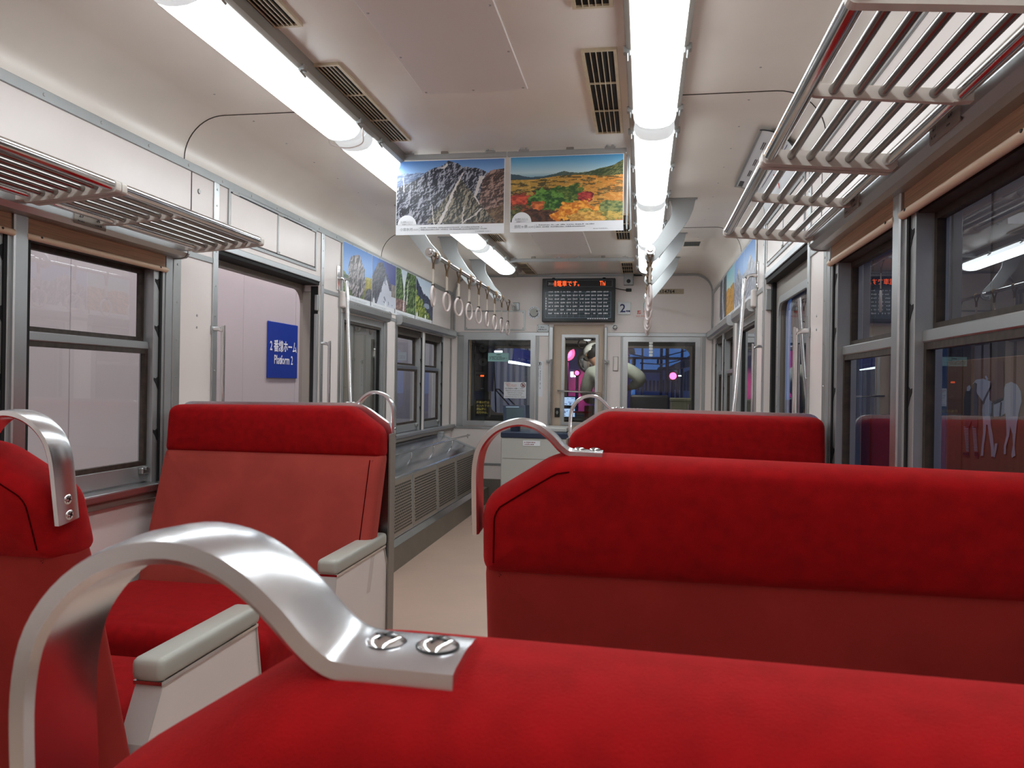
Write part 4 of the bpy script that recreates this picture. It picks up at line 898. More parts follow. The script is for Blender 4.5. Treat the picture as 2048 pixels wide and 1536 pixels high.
# ------------------------------------------------------------------ hanging straps
for s, xc in ((-1, -.625), (1, .627)):
    lr = 'left' if s < 0 else 'right'
    t = root('strap_rail', 'chrome strap rail held by three white brackets below the %s lamps' % lr, 'rail', (xc, 5.95, 1.895), 'strap rails')
    ob('rail', cyl(B(), (xc, 4.40, 1.895), (xc, 7.49, 1.895), .0145, seg=16), M['chrome'], t, True)
    e = B(); cyl(e, (xc, 4.375, 1.895), (xc, 4.41, 1.895), .026, seg=20); cyl(e, (xc, 4.355, 1.895), (xc, 4.375, 1.895), .014, .018, 14); ob('end_cap', e, M['chrome'], t, True)
    wl = B(); box(wl, xc-.035, xc+.035, 7.488, 7.5, 1.855, 1.935, .004, 1)
    for a in (-.026, .026):
        for b in (-.03, .03): screw(wl, (xc+a, 7.488, 1.895+b), (0, -1, 0), .004)
    ob('wall_plate', wl, M['alupaint'], t)
    prb = [(.735, 2.205), (.745, 2.155), (.744, 2.125), (.735, 2.09), (.66, 1.975), (.612, 1.925), (.598, 1.90), (.596, 1.872), (.612, 1.853), (.638, 1.848), (.664, 1.862), (.70, 1.905), (.80, 2.03), (.842, 2.09), (.862, 2.14), (.876, 2.205)]
    for y in (4.53, 5.54, 6.57):
        b = ob('bracket', prism(B(), [(s*a+(0 if s > 0 else .0), y-.010, z) for a, z in prb], (0, .020, 0)), M['cream'] if False else M['alupaint'], t)
        box_ = B(); xa, xb = sorted((s*.725, s*.885)); box(box_, xa, xb, y-.022, y+.022, 2.199, ZC, .002, 1); ob('foot', box_, M['alupaint'], b)
        ob('collar', cyl(B(), (xc, y-.017, 1.895), (xc, y+.017, 1.895), .024, seg=18), M['chrome'], b, True)
    def hanger(y, label):
        h = root('strap_hanger', label, 'hanging strap', (xc, y, 1.895), 'hanging straps of the %s rail' % lr)
        lp = B(); tube(lp, [V((xc+.0185*math.cos(a), y, 1.895+.0185*math.sin(a))) for a in [math.radians(-60+300*k/14) for k in range(15)]], .004, 6)
        for q in (-1, 1): prism(lp, [(xc+q*.012, y-.008, 1.882), (xc+q*.016, y-.008, 1.882), (xc+q*.004, y-.008, 1.842), (xc, y-.008, 1.842)], (0, .016, 0))
        ob('loop', lp, M['leather'], h)
        ob('tail', bx(xc-.006, xc+.006, y-.009, y+.009, 1.808, 1.848, .002, 1), M['leather'], h)
        ob('strap', bx(xc-.0035, xc+.0035, y-.011, y+.011, 1.722, 1.812), M['web'], h)
        ob('clasp', bx(xc-.009, xc+.009, y-.011, y+.011, 1.705, 1.724, .003, 1), M['gasket'], h)
        ob('ring', tube(B(), [V((xc, y+.0565*math.cos(a), 1.652+.0565*math.sin(a))) for a in [2*PI*k/28 for k in range(28)]], .0075, 10, True), M['ringw'], h, True)
        return h
    ords = ('first', 'second', 'third', 'fourth', 'fifth', 'sixth', 'seventh', 'eighth', 'ninth')
    rot = [.10, -.13, -.22, -.15, -.16, .0, -.08, -.05, -.1] if s < 0 else [.0, .1, -.15, .2, -.05, .15, .3, -.2, .1]
    h0 = hanger(4.47, 'ivory ring strap, first from the near end of the %s rail' % lr)
    hs = [h0]+[dup(h0, (0, .3225*k, 0), 'ivory ring strap, %s from the near end of the %s rail' % (ords[k], lr), 'hanging straps of the %s rail' % lr) for k in range(1, 9)]
    for h, a in zip(hs, rot): h.rotation_euler.z = a+(0 if s < 0 else .15)

# ------------------------------------------------------------------ grab poles and door handles
for s in (-1, 1):
    X = WX[s]; lr = side_name[s]
    t = root('grab_pole', 'bent chrome grab pole beyond the %s door' % lr, 'handrail', (X, 4.56, 1), 'chrome grab poles beside the doors')
    P = smooth_path([(X, 4.555, 1.772), (X-s*.03, 4.55, 1.772), (X-s*.055, 4.53, 1.765), (X-s*.072, 4.505, 1.745), (X-s*.082, 4.50, 1.71), (X-s*.105, 4.49, 1.36), (X-s*.135, 4.46, 1.02), (X-s*.19, 4.43, .62)], 5)
    ob('pole', tube(B(), P, .0115, 12), M['chrome'], t, True)
    b = B(); box(b, X-s*.008, X, 4.535, 4.575, 1.70, 1.85, .003, 2)
    for z in (1.72, 1.83): screw(b, (X-s*.008, 4.555, z), (-s, 0, 0), .006)
    ob('wall_plate', b, M['chrome'], t)
    for y, nm in ((3.15, 'near'), (4.318, 'far')):
        t = root('door_handle_bar', 'short upright chrome bar on the %s post of the %s door' % (nm, lr), 'handrail', (X, y, 1), 'upright bars at the doors')
        dy = .022 if y < 4 else -.022
        ob('bar', tube(B(), smooth_path([(X, y, 1.362), (X-s*.035, y, 1.362), (X-s*.05, y, 1.35), (X-s*.052, y, 1.33), (X-s*.052, y, .80), (X-s*.05, y, .78), (X-s*.03, y, .77), (X, y, .77)], 5), .0095, 10), M['chrome'], t, True)
        for z in (1.362, .77):
            b = B(); box(b, X-s*.006, X, y-.016, y+.016, z-.024, z+.016, .003, 1); screw(b, (X-s*.006, y, z-.015), (-s, 0, 0), .005); ob('foot', b, M['alupaint'], t)
    t = root('speaker_grille_box', 'small rounded cover under the poster row by the %s grab pole' % lr, 'cover', (X, 4.60, 1.62))
    ob('lid', bx(X-s*.03, X, 4.575, 4.635, 1.60, 1.70, .01, 2), M['wall'], t); ob('rim', bx(X-s*.006, X, 4.570, 4.64, 1.595, 1.705, .002, 1), M['alupaint'], t)

# ------------------------------------------------------------------ heater cover along the left wall
t = root('heater_cover', 'stainless steel heater casing with perforated panels below the left windows', 'heater', (-1.05, 5.7, 0))
y0, y1 = 4.47, 6.96
ob('kick_base', bx(-1.225, -.862, y0, y1+.5, 0, .150), M['kick'], t)
ob('ledge', prism(B(), [(-1.225, y0, .15), (-.858, y0, .15), (-.880, y0, .186), (-1.225, y0, .186)], (0, y1+.02-y0, 0)), M['steel'], t)
ob('front_panel', prism(B(), [(-.884, y0, .188), (-.898, y0, .556), (-.93, y0, .556), (-.93, y0, .188)], (0, y1-y0, 0)), M['alupaint'], t)
ob('sloping_top', prism(B(), [(-.890, y0, .553), (-.896, y0, .562), (-1.225, y0, .684), (-1.225, y0, .669)], (0, y1-.03-y0, 0)), M['steel'], t)
ob('end_plate', prism(B(), [(-.875, y1-.03, .186), (-.880, y1-.03, .565), (-1.225, y1-.03, .694), (-1.225, y1-.03, .186)], (0, .012, 0)), M['alupaint'], t)
ob('upright', bx(-1.228, -1.17, y1-.075, y1-.03, .56, .705, .002, 1), M['alu'], t)
ys = [4.47, 5.02, 5.645, 6.23, 6.93]
for k in range(4):
    a, b = ys[k], ys[k+1]; pts = []; bm = B()
    pf = lambda yy, z: V((-.884-.014*(z-.188)/.368-.0008, yy, z))
    z = .225; row = 0
    while z < .505:
        yy = a+.045+(.0105 if row % 2 else 0)
        while yy < b-.04:
            bm.faces.new([bm.verts.new(pf(yy+.0074*math.cos(q*PI/3+.5), z+.0076*math.sin(q*PI/3+.5))+V((.0024, 0, 0))) for q in range(6)]); yy += .021
        z += .0185; row += 1
    h = ob('perforated_panel', prism(B(), [pf(a+.02, .20)+V((.0016, 0, 0)), pf(b-.02, .20)+V((.0016, 0, 0)), pf(b-.02, .535)+V((.0016, 0, 0)), pf(a+.02, .535)+V((.0016, 0, 0))], (-.004, 0, 0)), M['taupe'], t)
    ob('hole', bm, M['darkslot'], h, kind='stuff')
    if k: ob('joint_strip', prism(B(), [(-.8825, a-.006, .19), (-.8975, a-.006, .555), (-.900, a-.006, .555), (-.886, a-.006, .19)], (0, .012, 0)), M['aludull'], t)
    sc = B()
    for z in (.205, .54): screw(sc, (-.884-.014*(z-.188)/.368, a+.003, z), (1, 0, 0), .006)
    ob('panel_screws', sc, M['chrome'], t)
t2 = root('guard_rail', 'chrome rail on small posts above the heater casing', 'handrail', (-1.0, 5.8, .60))
for dx, dz in ((0, 0),): ob('rail', tube(B(), [(-1.0+dx, 4.5, .668+dz), (-1.0+dx, 5.9, .668+dz), (-1.0+dx, 7.2, .662+dz), (-1.02+dx, 7.25, .655+dz)], .0085, 10), M['chrome'], t2, True)
for y in (5.35, 5.95, 6.55, 7.15):
    zt = .565+.125*(1.0-.893)/.354
    ob('post', tube(B(), [(-1.01, y, zt if y < 6.9 else .655), (-1.005, y, .64), (-1.01, y+.01, .672)], .006, 8), M['chrome'], t2, True)

# ------------------------------------------------------------------ fare box
t = root('fare_box', 'light grey fare box with a dark blue top in front of the cab door', 'fare box', (-.28, 6.7, 0))
ob('cabinet', bx(-.572, .115, 6.5, 6.95, .05, .695, .008, 2), M['lightgrey'], t)
ob('plinth', bx(-.56, .10, 6.515, 6.94, 0, .05), M['kick'], t)
ob('panel_joint', bx(-.555, .10, 6.4985, 6.502, .520, .524), M['greysteel'], t)
ob('top_tray', bx(-.575, .12, 6.49, 6.96, .695, .745, .008, 2), M['navy'], t)
ob('ticket_unit', bx(-.26, -.03, 6.6, 6.9, .745, .785, .01, 2), M['lightgrey'], t)
ob('coin_chute', bx(.0, .10, 6.55, 6.9, .745, .757, .004, 1), M['black'], t)
ob('red_lamp', cyl(B(), (.09, 6.53, .757), (.09, 6.53, .765), .010, seg=10), M['signalred'], t)
st = ob('notice_sticker', bx(-.385, -.24, 6.497, 6.4995, .632, .675, .0005, 1), M['paper'], t)
small_print('sticker_print', (-.375, 6.4965, .637), (1, 0, 0), (0, 0, 1), .125, .032, 2, M['darkred'], st, .55, 3)
hd = B(); prism(hd, [(-.575, 6.62, .80), (-.375, 6.60, .805), (-.40, 6.70, .965), (-.60, 6.72, .96)], (0.02, .09, 0)); ob('display_head', hd, M['navy'], t)
sl = B(); prism(sl, [(-.548, 6.620, .823), (-.398, 6.604, .826), (-.418, 6.685, .945), (-.565, 6.700, .942)], (0, -.003, 0)); sp = ob('screen', sl, M['screen'], t)
bz = B(); prism(bz, [(-.555, 6.6185, .945), (-.44, 6.606, .947), (-.442, 6.612, .953), (-.557, 6.622, .951)], (0, -.0, .002)); ob('screen_label', bz, M['palelines'], sp)
ob('neck', bx(-.52, -.44, 6.64, 6.72, .74, .83, .01, 2), M['navy'], t)

# ------------------------------------------------------------------ things on the far wall
RX, UZ = (1, 0, 0), (0, 0, 1)
t = root('display_board', 'black destination board with orange letters and a route chart over the cab door', 'display', (-.015, 7.45, 1.743))
ob('housing', bx(-.362, .328, 7.42, 7.5, 1.743, 2.155, .006, 2), M['boardblack'], t)
led = ob('led_panel', bx(-.325, .300, 7.417, 7.421, 2.074, 2.139), M['black'], t)
bm = B(); rect_frame(bm, .625, .065, .0025, (0, -.001, 0), plane_map((-.325, 7.4165, 2.074), RX, UZ)); ob('panel_edge', bm, M['greyink'], led)
text('label_text', '次は', .030, (-.308, 7.4155, 2.092), RX, UZ, M['whiteink'], led)
text('led_text', '甬', .060, (-.251, 7.4155, 2.083), RX, UZ, M['led'], led, sx=.45)
text('led_text', '電車です。', .058, (-.224, 7.4155, 2.0835), RX, UZ, M['led'], led, sx=.85)
text('led_text', 'Thi', .062, (.180, 7.4155, 2.085), RX, UZ, M['led'], led, sx=.70)
ch = ob('route_chart', bx(-.335, .292, 7.4165, 7.421, 1.768, 2.035), M['chart'], t)
bm = B(); rect_frame(bm, .62, .243, .002, (0, -.0006, 0), plane_map((-.331, 7.416, 1.782), RX, UZ))
for i in range(1, 10): quad(bm, (-.29+.057*i, 7.4158, 1.784), RX, UZ, .0012, .238)
for j in range(7): quad(bm, (-.31, 7.4158, 1.80+.034*j), RX, UZ, .597, .001)
ob('grid', bm, M['palelines'], ch)
bm = B(); rr = random.Random(5)
for j in range(7):
    for i in range(10):
        if rr.random() < .06: continue
        for k in range(4): 
            if rr.random() < .85: quad(bm, (-.300+.0577*i+.0115*k, 7.4155, 1.803+.034*j+.014), RX, UZ, rr.uniform(.006, .010), rr.uniform(.009, .013))
for k in range(9): quad(bm, (.07+.022*k, 7.4155, 1.770), RX, UZ, .016, .008)
for k in range(5): quad(bm, (-.328, 7.4155, 1.86+.024*k), RX, UZ, .010, .016)
ob('station_print', bm, M['whiteink'], ch, kind='stuff')
bm = B()
for x in (-.26, .22): box(bm, x-.015, x+.015, 7.46, 7.49, 2.15, 2.168, .004, 1)
ob('hanger_bolts', bm, M['black'], t)
t = root('power_plug', 'black plug on a short cable at the right side of the display board', 'plug', (.44, 7.48, 2.04))
ob('plug', bx(.425, .478, 7.46, 7.5, 2.035, 2.062, .004, 1), M['black'], t)
ob('cable', tube(B(), smooth_path([(.325, 7.46, 2.066), (.36, 7.455, 2.056), (.40, 7.46, 2.049), (.428, 7.475, 2.048)], 5), .004, 6), M['black'], t)
t = root('door_buzzer_box', 'small silver box with a round black hole under the ceiling by the right lamps', 'box', (.45, 7.46, 2.09))
ob('case', bx(.406, .494, 7.42, 7.5, 2.092, ZC, .004, 1), M['alupaint'], t); ob('hole', cyl(B(), (.45, 7.418, 2.125), (.45, 7.424, 2.125), .019, seg=18), M['black'], t)
ob('cable', tube(B(), smooth_path([(.494, 7.47, 2.19), (.53, 7.47, 2.185), (.58, 7.47, 2.19)], 4), .008, 6), M['black'], t)
t = root('car_number_plate', 'square framed plate with a navy 2 beside the display board', 'sign', (.41, 7.49, 1.82))
bm = B(); rect_frame(bm, .124, .118, .007, (0, .012, 0), plane_map((.350, 7.486, 1.819), RX, UZ)); ob('frame', bm, M['aludull'], t)
pl = ob('plate', bx(.357, .467, 7.490, 7.5, 1.826, 1.930), M['paper'], t)
text('number', '2', .110, (.371, 7.4885, 1.842), RX, UZ, M['navyink'], pl, bold=.002); text('unit', '号車', .020, (.428, 7.4885, 1.843), RX, UZ, M['navyink'], pl, bold=.001)
t = root('vehicle_number_plate', 'worn beige plate reading モハ14764 high on the right of the far wall', 'sign', (.80, 7.495, 2.02))
pl = ob('plate', bx(.640, .960, 7.496, 7.5, 2.012, 2.060, .002, 1), mat('worn_beige_plate', (176, 162, 138), .5, var=.1, vscale=30), t)
text('number', 'モハ14764', .046, (.662, 7.4945, 2.020), RX, UZ, M['ink'], pl, bold=.0008, sx=1.04)
t = root('no_smoking_plate', 'pale plate with faded orange no smoking words beside the number 2', 'sign', (.59, 7.495, 1.79))
pl = ob('plate', bx(.500, .692, 7.497, 7.5, 1.787, 1.868, .001, 1), M['wall'], t)
text('word', '禁  煙', .038, (.532, 7.4955, 1.826), RX, UZ, M['redink'], pl, bold=.001); text('word', 'NO SMOKING', .022, (.524, 7.4955, 1.797), RX, UZ, M['redink'], pl, sx=1.05)
t = root('round_sticker', 'round grey sticker with a dark smile-shaped arc left of the display board', 'sticker', (-.449, 7.498, 1.78))
bm = B(); cyl(bm, (-.449, 7.497, 1.838), (-.449, 7.5, 1.838), .063, seg=32); st = ob('disc', bm, M['paper'], t)
bm = B(); cyl(bm, (-.449, 7.496, 1.838), (-.449, 7.4975, 1.838), .043, seg=28); ob('centre', bm, M['greyink'] if False else M['lightgrey'], st)
bm = B(); A = [math.radians(190+160*k/20) for k in range(21)]
for a, b in zip(A, A[1:]):
    bm.faces.new([bm.verts.new((-.449+r*math.cos(q), 7.4955, 1.838+r*math.sin(q))) for r, q in ((.037, a), (.044, a), (.044, b), (.037, b))])
for a in (20, 60, 80, 110, 130, 150, 215, 235, 255, 280, 320):
    x, z = -.449+.052*math.cos(math.radians(a)), 1.838+.052*math.sin(math.radians(a)); quad(bm, (x-.003, 7.4955, z-.003), RX, UZ, .006, .006)
quad(bm, (-.425, 7.4953, 1.845), RX, UZ, .011, .013)
ob('arc', bm, M['ink'], st)
t = root('wall_hatch', 'framed inspection lid on the far wall behind the hanging straps', 'hatch', (-.83, 7.495, 1.665))
bm = B(); rect_frame(bm, .60, .195, .014, (0, .008, 0), plane_map((-1.132, 7.492, 1.664), RX, UZ)); ob('frame', bm, M['alupaint'], t)
ob('lid', bx(-1.12, -.544, 7.495, 7.5, 1.676, 1.847), M['wall'], t)
bm = B()
for x in (-1.11, -.555):
    for z in (1.686, 1.838): screw(bm, (x, 7.495, z), (0, -1, 0), .007)
ob('lid_screws', bm, M['aludull'], t)
t = root('maker_plate', 'little grey metal plate with two lines of print beside the door top', 'sign', (-.355, 7.497, 1.652))
pl = ob('plate', bx(-.418, -.300, 7.496, 7.5, 1.653, 1.722, .001, 1), M['alupaint'], t); small_print('plate_print', (-.405, 7.4955, 1.666), RX, UZ, .09, .044, 2, M['ink'], pl, .4, 4)
bm = B()
for x in (-.410, -.308):
    for z in (1.660, 1.715): screw(bm, (x, 7.496, z), (0, -1, 0), .004)
ob('plate_screws', bm, M['ink'], pl)
t = root('round_door_stop', 'round metal knob on the wall right of the door top', 'door stop', (.328, 7.48, 1.67))
bm = B(); cyl(bm, (.328, 7.5, 1.695), (.328, 7.478, 1.695), .032, .028, 20); ob('rim', bm, M['chrome'], t, True); bm = B(); sphere(bm, (.328, 7.478, 1.695), .024, (1, .5, 1), 16); ob('dome', bm, M['aludull'], t, True)
t = root('wall_switch_cover', 'slim upright cream cover on the wall right of the door', 'cover', (.337, 7.49, 1.30))
ob('cover', bx(.318, .360, 7.484, 7.5, 1.288, 1.418, .006, 2), M['wall'], t); ob('rim', bx(.314, .364, 7.494, 7.5, 1.284, 1.422), M['greysteel'], t)
t = root('upright_notice', 'narrow white notice with a prohibition sign and upright lines of print', 'notice', (-.383, 7.498, 1.03))
pl = ob('sheet', bx(-.412, -.354, 7.4975, 7.5, 1.030, 1.372), M['paper'], t)
bm = B(); ringframe(bm, [(.018*math.cos(2*PI*k/24), .018*math.sin(2*PI*k/24)) for k in range(24)], [(.014*math.cos(2*PI*k/24), .014*math.sin(2*PI*k/24)) for k in range(24)], (0, -.0004, 0), plane_map((-.385, 7.497, 1.345), RX, UZ)); box(bm, -.390, -.380, 7.4966, 7.497, 1.335, 1.357); ob('pictogram', bm, M['ink'], pl)
small_print('heading', (-.405, 7.4965, 1.312), RX, UZ, .042, .010, 1, M['ink'], pl, .7, 7); small_print('upright_print', (-.405, 7.4965, 1.05), RX, UZ, .036, .255, 2, M['greyink'], pl, .45, 9, True)
t = root('teal_notice', 'pale teal card with lines of print stuck on the left cab window', 'notice', (-.79, 7.50, 1.364))
pl = ob('card', bx(-.894, -.690, 7.5025, 7.505, 1.364, 1.446), M['teal'], t); small_print('heading', (-.81, 7.5015, 1.425), RX, UZ, .05, .012, 1, M['ink'], pl, .8, 2); small_print('print', (-.88, 7.5015, 1.378), RX, UZ, .17, .038, 3, M['ink'], pl, .6, 3)
t = root('driver_notice', 'white notice asking passengers not to talk to the driver, on the left cab window', 'notice', (-.62, 7.50, 1.009))
pl = ob('card', bx(-.732, -.514, 7.5025, 7.505, 1.009, 1.166), M['paper'], t)
for k, q in enumerate(('走行中は、', '運転士に話しかけ', 'ないでください')): text('red_line', q, .013, (-.722+.012*k, 7.5015, 1.146-.0135*k), RX, UZ, M['redink'], pl)
text('bold_line', '駅に停車中にお願いします', .0135, (-.722, 7.5015, 1.098), RX, UZ, M['ink'], pl, sx=1.1)
for k, q in enumerate(('Please do not talk to the driver', 'while the train is running.', 'If you need, please ask', 'when the train stops at a station.')): text('line', q, .0145, (-.623, 7.5015, 1.078-.0195*k), RX, UZ, M['ink'], pl, 'CENTER')
bm = B(); ringframe(bm, [(.024*math.cos(2*PI*k/24), .024*math.sin(2*PI*k/24)) for k in range(24)], [(.0195*math.cos(2*PI*k/24), .0195*math.sin(2*PI*k/24)) for k in range(24)], (0, -.0004, 0), plane_map((-.545, 7.502, 1.137), RX, UZ))
prism(bm, [(-.562, 7.5017, 1.152), (-.558, 7.5017, 1.155), (-.528, 7.5017, 1.122), (-.532, 7.5017, 1.119)], (0, -.0003, 0)); cyl(bm, (-.549, 7.502, 1.145), (-.549, 7.5015, 1.145), .005, seg=10); cyl(bm, (-.537, 7.502, 1.140), (-.537, 7.5015, 1.140), .005, seg=10); box(bm, -.554, -.545, 7.5015, 7.502, 1.122, 1.139); box(bm, -.541, -.532, 7.5015, 7.502, 1.122, 1.134)
ob('pictogram', bm, M['darkred'], pl)
for x, lab, q in ((-.300, 'left', -1), (.262, 'right', 1)):
    t = root('door_handrail', 'upright chrome handrail %s of the cab door' % lab, 'handrail', (x, 7.48, .8), 'handrails by the cab door')
    xx = x+.028*(1 if q < 0 else -1)
    ob('bar', tube(B(), smooth_path([(x-q*-.0, 7.5, 1.366), (x, 7.455, 1.366), (xx, 7.440, 1.358), (xx, 7.438, 1.33), (xx, 7.438, .62), (x, 7.45, .60), (x, 7.5, .60)], 4), .009, 10), M['chrome'], t, True)
    ob('foot', bx(x-.018, x+.018, 7.465, 7.474, 1.350, 1.384, .003, 1), M['alupaint'], t)

# ------------------------------------------------------------------ driver's cab
YC = 9.25
ob('cab_floor', bx(-1.36, 1.34, YE+.05, YC+.1, -.08, .0), M['cabdark'], kind='structure'); ob('cab_ceiling', bx(-1.36, 1.34, YE+.05, YC+.1, 1.98, 2.06), M['cabdark'], kind='structure')
for s in (-1, 1): grid_wall('cab_wall', lambda u, v, s=s: V((s*1.27, u, v)), (YE+.05, YC), (0, 2.0), [(7.9, 8.6, .9, 1.6)], (s*.08, 0, 0), M['cabdark'])
fr = [(-1.225, -.42, .775, 1.60), (-.31, .13, .80, 1.60), (.25, 1.15, .84, 1.612)]
grid_wall('wall_cab_front', lambda u, v: V((u, YC, v)), (-1.34, 1.34), (0, 2.0), fr, (0, .06, 0), M['cabdark'])
for k, h in enumerate(fr):
    t = root('window_%d' % (13+k), 'windscreen pane of the driver cab', None, ((h[0]+h[1])/2, YC, h[2]), kind='structure')
    w, hh = h[1]-h[0], h[3]-h[2]; bm = B(); o = rrect(w, hh, .001, 5); i = [(a*(1-.05/w)+.025, b*(1-.05/hh)+.025) for a, b in rrect(w, hh, .10, 5)]
    ringframe(bm, o, i, (0, .03, 0), plane_map((h[0], YC-.01, h[2]), RX, UZ)); ob('frame', bm, M['greysteel'], t); ob('pane', bx(h[0], h[1], YC+.03, YC+.034, h[2], h[3]), M['glassdark'], t)
t = root('windscreen_wiper', 'black windscreen wiper outside the left cab windscreen', 'wiper', (-1.16, 9.34, .8))
ob('blade', tube(B(), [(-1.185, YC+.075, 1.44), (-1.165, YC+.08, 1.1), (-1.150, YC+.08, .795)], .009, 6), M['black'], t)
ob('arm', tube(B(), [(-1.160, YC+.085, 1.083), (-1.118, YC+.09, 1.083), (-.82, YC+.09, .80), (-.78, YC+.09, .76)], .008, 6), M['black'], t); ob('arm', tube(B(), [(-1.160, YC+.085, 1.075), (-.90, YC+.09, .80), (-.86, YC+.09, .76)], .008, 6), M['black'], t)
t = root('speaker_box', 'black cab equipment box with two round speakers and a red light', 'equipment box', (-1.18, 8.62, 1.06))
ob('case', bx(-1.262, -1.108, 8.6, 8.95, 1.06, 1.64, .004, 1), M['black'], t)
for z in (1.54, 1.39):
    bm = B(); cyl(bm, (-1.168, 8.602, z), (-1.168, 8.592, z), .048, .044, 24); r_ = ob('speaker', bm, M['cabdark'], t, True); bm = B(); cyl(bm, (-1.168, 8.593, z), (-1.168, 8.589, z), .015, .010, 16); ob('cone', bm, M['black'], r_)
ob('red_light', bx(-1.195, -1.155, 8.597, 8.601, 1.225, 1.243), M['led'], t); small_print('label', (-1.19, 8.599, 1.085), RX, UZ, .05, .016, 1, M['greyink'], t)
t = root('cab_upright', 'worn brass-coloured upright beside the black speaker box', 'upright', (-1.24, 8.3, 0))
ob('strip', bx(-1.262, -1.240, 8.30, 8.32, 0, 1.64), M['beige'], t); ob('strip', bx(-1.262, -1.250, 8.10, 8.12, .7, 1.62), M['gasket'], t); ob('catch', bx(-1.265, -1.245, 8.05, 8.08, .82, 1.02, .003, 1), M['alupaint'], t)
t = root('yellow_lettering_panel', 'dark panel with yellow lettering low behind the left cab window', 'notice', (-1.19, 8.7, .79))
pl = ob('panel', bx(-1.265, -1.10, 8.7, 8.71, .78, .97), M['black'], t)
for k, q in enumerate(('降車の際は', 'お入れ下さい', '運賃箱に', '走行中は、')): text('yellow_line', q, .030, (-1.258, 8.698, .925-.038*k), RX, UZ, M['yellowink'], pl, bold=.0008)
t = root('cab_desk', 'dark driving desk under the windscreen', 'desk', (.4, 9.0, 0))
ob('cabinet', bx(-.35, 1.2, 8.985, YC-.01, 0, .80, .02, 2), M['cabdark'], t); ob('lever', tube(B(), [(.14, 9.03, .78), (.14, 9.0, .95)], .012, 8), M['brownbox'], t); ob('gauge_hood', bx(.30, .9, 8.98, 9.2, .80, .86, .02, 2), M['black'], t)
t = root('brake_stand', 'brown lever column in the cab seen through the door window', 'lever', (-.02, 8.6, 0))
ob('column', bx(-.03, .07, 8.56, 8.66, 0, .925, .012, 2), M['brownbox'], t); ob('arm', bx(-.15, .05, 8.535, 8.56, .845, .863), M['darkred'], t)
for z0, lab in ((.905, 'upper'), (.775, 'lower')):
    t = root('cab_monitor', '%s lit monitor in the cab behind the door window' % lab, 'monitor', (-.22, 8.95, z0), 'cab monitors')
    ob('case', bx(-.315, -.145, 8.90, 8.96, z0, z0+.115, .008, 2), M['navy'], t); sc_ = ob('screen', bx(-.303, -.160, 8.896, 8.901, z0+.012, z0+.103), M['monitor'], t)
    bm = B(); rr = random.Random(int(z0*100))
    for k in range(9): 
        a, b = rr.uniform(-.298, -.2), z0+rr.uniform(.018, .09); quad(bm, (a, 8.8952, b), RX, UZ, rr.uniform(.008, .035), rr.uniform(.003, .008))
    ob('screen_marks', bm, M['bluesign'], sc_)
    ob('support', bx(-.26, -.20, 8.961, 8.992, .60, z0+.05), M['black'], t)
t = root('round_mirror', 'round black-rimmed mirror in the cab behind the door window', 'mirror', (-.0, 9.0, 1.28))
bm = B(); cyl(bm, (0.005, 9.0, 1.43), (0.005, 8.985, 1.43), .155, seg=36); ob('rim', bm, M['black'], t); bm = B(); sphere(bm, (0.005, 8.992, 1.43), .143, (1, .12, 1), 28); ob('glass', bm, M['mirror'], t, True)
ob('arm', tube(B(), [(0.005, 9.0, 1.55), (0.02, 9.1, 1.7), (.02, 9.2, 1.75)], .01, 6), M['black'], t)
t = root('cab_chair', 'black driver seat back behind the right cab window', 'seat', (.66, 8.05, 0))
ob('backrest', bx(.47, .86, 8.0, 8.10, .55, 1.058, .03, 3), M['cabseat'], t, True); ob('cushion', bx(.47, .86, 8.1, 8.5, .46, .58, .03, 3), M['cabseat'], t, True); ob('pedestal', cyl(B(), (.66, 8.3, 0), (.66, 8.3, .47), .05, seg=14), M['cabdark'], t)
t = root('olive_box', 'olive grey box beside the driver seat', 'box', (.96, 8.05, 0))
ob('body', bx(.872, 1.07, 7.95, 8.2, 0, 1.0, .006, 1), M['olive'], t); ob('lid', bx(.868, 1.074, 7.945, 8.205, 1.0, 1.032, .006, 1), M['olive'], t); ob('latch', bx(1.03, 1.05, 7.938, 7.95, .90, .98, .003, 1), M['chrome'], t)
t = root('blind_cord', 'white segmented strip hanging at the top of the right cab window', 'cord', (.676, 8.6, 1.46))
for k in range(5): ob('bead', bx(.655, .697, 8.595, 8.605, 1.466+.034*k, 1.495+.034*k, .006, 2), M['paper'], t)
ob('cord', tube(B(), [(.676, 8.6, 1.47), (.676, 8.6, 1.98)], .003, 6), M['paper'], t)
t = root('cab_pull_ring', 'dark ring handle under the cab ceiling behind the door window', 'handle', (-.06, 8.6, 1.55))
ob('ring', tube(B(), [(-.06+.05*math.cos(2*PI*k/20), 8.6, 1.60+.05*math.sin(2*PI*k/20)) for k in range(20)], .008, 6, True), M['black'], t); ob('stem', tube(B(), [(-.06, 8.6, 1.65), (-.06, 8.6, 1.98)], .006, 6), M['black'], t)
t = root('cab_beam', 'grey beam across the cab ceiling above the windscreen', 'beam', (0, 9.0, 1.62)); ob('beam', bx(-.45, .24, 9.0, 9.06, 1.625, 1.66), M['greysteel'], t); ob('end_block', bx(-.47, -.45, 8.99, 9.2, 1.615, 1.98), M['greysteel'], t)

